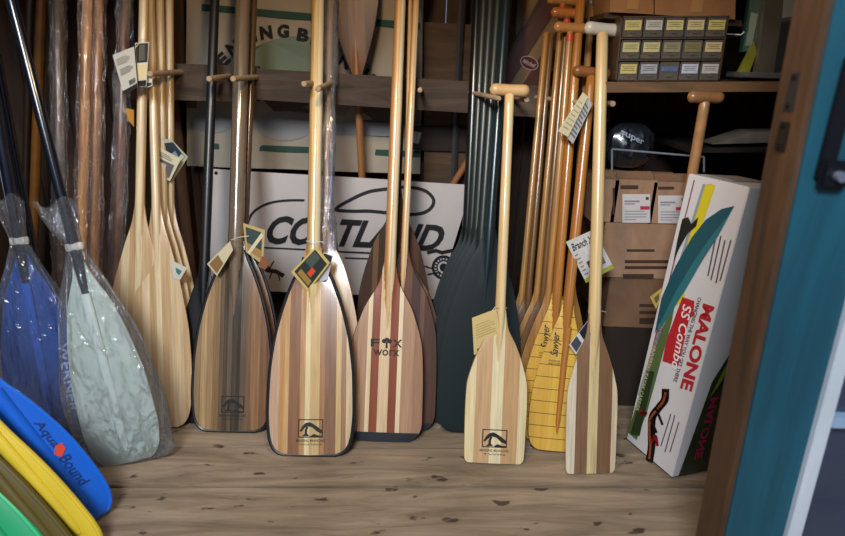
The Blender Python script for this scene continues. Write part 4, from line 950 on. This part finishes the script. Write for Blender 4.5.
# dark bag and clear rod behind the cartons
cc = W(628, 150, 2.13); rx_, rz_ = .085, .115
v = []; f = []; n = 40; m_ = 22; rnd = random.Random(4)
for i in range(m_+1):
    t = PI*i/m_
    for k in range(n):
        a = 2*PI*k/n; w_ = 1+.05*math.sin(11*a+3*t)+.04*math.sin(5*a-4*t)+.03*math.sin(19*a)
        v.append(Vector((cc.x+rx_*math.sin(t)**.7*w_*math.cos(a), cc.y+.06*math.sin(t)**.7*w_*math.sin(a), ztop+.008+rz_*(1+math.cos(t))*.7)))
for i in range(m_):
    for k in range(n): f.append((i*n+k, (i+1)*n+k, (i+1)*n+(k+1) % n, i*n+(k+1) % n))
o = mesh('plastic_sack', v, f, plain('#1b2026', .3, 0, .6, .3, 20)); tag(o, 'dark crinkled plastic sack with pale letters on top of the cartons', 'bag')
g = MB()
lettering(g, 'super', lambda u, v_: Vector((cc.x-.055+u*.085, cc.y-.062-.012*math.sin(PI*u), ztop+.125-u*.035+v_*.022)), off=.02)
g.build('lettering', plain('#9aa3b4', .6), o, smooth=0)
g = MB(); a = W(612, 149, 2.02); c = W(704, 157, 2.02); g.tube([a, c], .0035, 8); g.tube([c, W(704, 172, 2.02)], .0035, 8); g.tube([a, W(612, 174, 2.02)], .0035, 8)
tag(g.build('clear_rod_frame', plain('#7d8590', .2, .1, .6)), 'thin pale rod frame standing over the cartons', 'rod')
# T grip paddle behind the slanting box
a = W(705, 101, 1.845); c = W(691, 182, 1.845)
foot, d = tofloor(c, a, .004); L_ = (a-foot).length
paddle('canoe_paddle', 'wooden paddle with a brown T grip leaning behind the slanting printed box', foot, a, .055, .4, 'beaver', mat=plain('#a87c50', .4, 0, .3, .2), L=L_, rs=.0165, grip='T', grip_mat=plain('#8e633f', .35, 0, .4, .2), gw=.056, gr=.018)
# ------------------------------------------------------------------ the slanting printed box
BL, BR = Fl(626, 442), Fl(671, 481)
e1 = (BR-BL); bw = e1.length; e1.normalize()
dd = ray(688, 178); TL = O + dd*((BL-O).dot(e1)/dd.dot(e1)); TL = TL - e1*(TL-BL).dot(e1)
d3 = (TL-BL); bl_ = d3.length; d3.normalize(); nf = d3.cross(e1).normalized()
if nf.dot(O-BL) < 0: nf = -nf
D = .17
mb_ = Matrix((e1, -nf, d3)).transposed().to_4x4(); mb_.translation = BL + Vector((0, 0, .0))
low = min((BL-nf*t).z for t in (0, D)); mb_.translation = mb_.translation - Vector((0, 0, low-.002))
r = root('printed_box', mb_, 'tall white printed box with red lettering leaning at the right, beside the door jamb', 'box')
g = MB(); g.box((bw/2, D/2, bl_/2), (bw, D, bl_), 0, None, .002); g.build('box_body', plain('#d2d0d2', .45, 0, .25, .04, 6), r, True)
P0 = mb_.translation.copy()
LV = [0]
def ff(px, py, off=.001): return onp(px, py, P0, nf, off)
def fpoly(name, polys, cols, off=.001):
    g = MB()
    for k, (pl, mi) in enumerate(polys): g.add([ff(x, y_, off+.0003*k) for x, y_ in pl], [tuple(range(len(pl)))], mi)
    return g.build(name, [plain(c_, .42, 0, .25) for c_ in cols], r, smooth=0)
fpoly('printed_picture', [
    ([(703, 184), (712, 184), (668, 330), (655, 370), (646, 395), (638, 395)], 0),          # grey photo strip
    ([(706, 184), (716, 185), (690, 262), (684, 300), (676, 306), (682, 262)], 1),            # yellow
    ([(662, 330), (676, 300), (672, 322), (648, 410), (637, 440), (628, 432), (640, 395)], 2),           # green photo
    ([(641, 395), (650, 370), (655, 372), (640, 436), (631, 434)], 3),
    ([(735, 206), (722, 209), (706, 220), (692, 238), (676, 266), (662, 298), (655, 334), (661, 322), (676, 292), (694, 262), (712, 236), (730, 214)], 4),   # kayak hull
    ([(731, 213), (712, 236), (694, 262), (676, 292), (661, 322), (657, 334), (668, 318), (686, 290), (702, 262), (718, 237)], 5),
    ([(683, 219), (689, 217), (692, 224), (699, 217), (697, 226), (688, 234), (680, 248), (674, 262), (678, 240)], 6),
    ], ['#8d969b', '#d3c222', '#54683c', '#2b3a20', '#164f5c', '#2a6d78', '#17191a'])
mid = quad((689.5, 181), (696, 181), (634, 445), (628.5, 440))
g = MB(); g.add([ff(*p, .0012) for p in ((694, 180), (695.2, 180), (637, 415), (635.8, 415))], [(0, 1, 2, 3)]); 
lettering(g, 'KAYAK AND SUP TRANSPORT SYSTEM', lambda u, v_: ff(667.5-(667.5-650)*u+v_*3.4, 296+(364-296)*u-v_*-.6, .0014), off=.01)
g.build('printed_edge_line', plain('#7e3434', .5), r, smooth=0)
fpoly('printed_red_panel', [([(683, 297), (695, 301), (694, 316), (690, 318), (679, 366), (663, 361), (667, 340)], 0)], ['#b3202c'], .0026)
g = MB()
q = quad((684, 304), (672, 368), (680, 371), (693, 305))
lettering(g, 'SS Combo', lambda u, v_: ff(*q(u, v_), .0036), off=.012, shear=.25)
g.build('printed_script', plain('#e8e0e0', .5), r, smooth=0)
g = MB(); q = quad((703.5, 303), (680, 388), (692, 392), (715, 307))
lettering(g, 'MALONE', lambda u, v_: ff(*q(u, v_), .0016), off=.04); g.build('printed_lettering', plain('#b01c26', .45), r, smooth=0)
g = MB(); q = quad((698.5, 297), (673.5, 381), (677, 382.5), (702, 298))
lettering(g, 'CHANGING THE WAY YOU GET THERE', lambda u, v_: ff(*q(u, v_), .0016), off=.012)
g.build('printed_slogan', plain('#3c2a30', .5), r, smooth=0); g = MB()
for (x0, y0, x1, y1) in ((716, 236, 708, 276), (721, 236, 711, 280), (725, 240, 716, 283), (731, 240, 720, 281)):
    a_, b2 = (x0, y0), (x1, y1); g.add([ff(x0-.5, y0, .0012), ff(x0+.9, y0, .0012), ff(x1+.9, y1, .0012), ff(x1-.5, y1, .0012)], [(0, 1, 2, 3)])
g.build('printed_small_text', plain('#55424a', .5), r, smooth=0); g = MB()
for (x0, y0, x1, y1) in ((671, 414, 661, 446), (675, 415, 665, 452), (679, 422, 670, 452)):
    g.add([ff(x0-.4, y0, .0012), ff(x0+.7, y0, .0012), ff(x1+.7, y1, .0012), ff(x1-.4, y1, .0012)], [(0, 1, 2, 3)])
g.build('printed_small_text', plain('#55424a', .5), r, smooth=0)
g = MB(); q = quad((653, 345), (636, 410), (639, 411.5), (657, 347))
lettering(g, 'UNIVERSAL KAYAK CARRIER', lambda u, v_: ff(*q(u, v_), .003), off=.01); g.build('printed_green_text', plain('#b9bf8c', .5), r, smooth=0)
def fs(name, pts, w, c, off): 
    g = MB(); stroke(g, smooth(pts), w, ff, off); g.build(name, plain(c, .4, 0, .3), r, smooth=0)
fs('printed_carrier', [(666, 391), (665, 400), (659, 408), (653, 417), (652, 432), (652, 446), (650, 460)], 7.5, '#17130f', .002)
fs('printed_carrier_bar', [(666, 393), (664, 401), (658, 409), (651, 419), (650, 432), (651, 445), (650, 458)], 2.2, '#a3552e', .0028)
fs('printed_strap', [(652, 442), (656, 436), (658, 445)], 3, '#a81e2a', .003)
fs('printed_bracket', [(657, 409), (663, 424)], 2.4, '#241816', .003); fs('printed_bracket', [(652, 420), (657, 432)], 2.4, '#241816', .003)
fs('printed_knob', [(642, 412), (646, 414)], 5, '#8e2a26', .003)
# its side, towards the viewer
def sd(px, py, off=.001): return onp(px, py, P0 + e1*bw, e1, off)
g = MB()
def sf(u, v_, off=.001): return P0 + e1*(bw+off) - nf*(D*u) + d3*(bl_*v_)
g.add([sf(.999, .0), sf(.999, .62), sf(.35, .36), sf(.22, .12), sf(.15, .0)][::-1], [(0, 1, 2, 3, 4)], 0)
g.add([sf(.999, .66, .0014), sf(.55, .40, .0014), sf(.4, .30, .0014), sf(.6, .36, .0014), sf(.999, .52, .0014)][::-1], [(0, 1, 2, 3, 4)], 1)
g.add([sf(.999, .52, .0018), sf(.6, .37, .0018), sf(.38, .27, .0018), sf(.999, .47, .0018)][::-1], [(0, 1, 2, 3)], 2)
g.build('printed_side_picture', [plain('#27301f', .45, 0, .2, .4, 30), plain('#6d8a2e', .45, 0, .2), plain('#12161a', .45, 0, .2)], r, smooth=0)
g = MB(); lettering(g, 'MALONE', lambda u, v_: sf(.42+.2*(1-v_)+.10*0, .30-u*.24, .0024), off=.03); g.build('printed_side_lettering', plain('#9a1f44', .45), r, smooth=0)
# papers lying on its top
tp_ = [P0 + e1*(bw*u) - nf*(D*v_) + d3*(bl_+.0012) for u, v_ in ((.15, .2), (.6, .2), (.6, .95), (.15, .95))]
g = MB(); g.prism(tp_, d3, .003); tag(g.build('paper_sheet', plain('#8a8078', .7)), 'flat grey paper lying on top of the slanting printed box', 'paper')
hang('small cream tag poking out at the left edge of the slanting printed box', [(650, 297), (662, 288), (660, 300), (656, 309)], 1.72, [(rc(.25, .25, .75, .75), '#6a5a30')], None, '#b99a4e')
# ------------------------------------------------------------------ light
wd = bpy.data.worlds.new('sky'); SC.world = wd; wd.use_nodes = True
bg = wd.node_tree.nodes['Background']; bg.inputs[0].default_value = (.60, .74, 1.0, 1); bg.inputs[1].default_value = .22
def area(name, loc, tgt, sx, sy, e, col):
    l = bpy.data.lights.new(name, 'AREA'); l.shape = 'RECTANGLE'; l.size = sx; l.size_y = sy; l.energy = e; l.color = col
    o = bpy.data.objects.new(name, l); COL.objects.link(o); o.location = loc
    o.rotation_euler = (Vector(tgt)-Vector(loc)).to_track_quat('-Z', 'Y').to_euler(); return o
area('daylight', (-.6, -1.5, 3.0), (-.1, 1.6, .4), 1.1, 1.0, 155, (.88, .94, 1.0))
def bulb(name, loc, e, rad, col):
    l = bpy.data.lights.new(name, 'POINT'); l.energy = e; l.shadow_soft_size = rad; l.color = col
    o = bpy.data.objects.new(name, l); COL.objects.link(o); o.location = loc
bulb('shop_lamp', (-.2, 1.16, 1.74), 25, .07, (1.0, .70, .40))
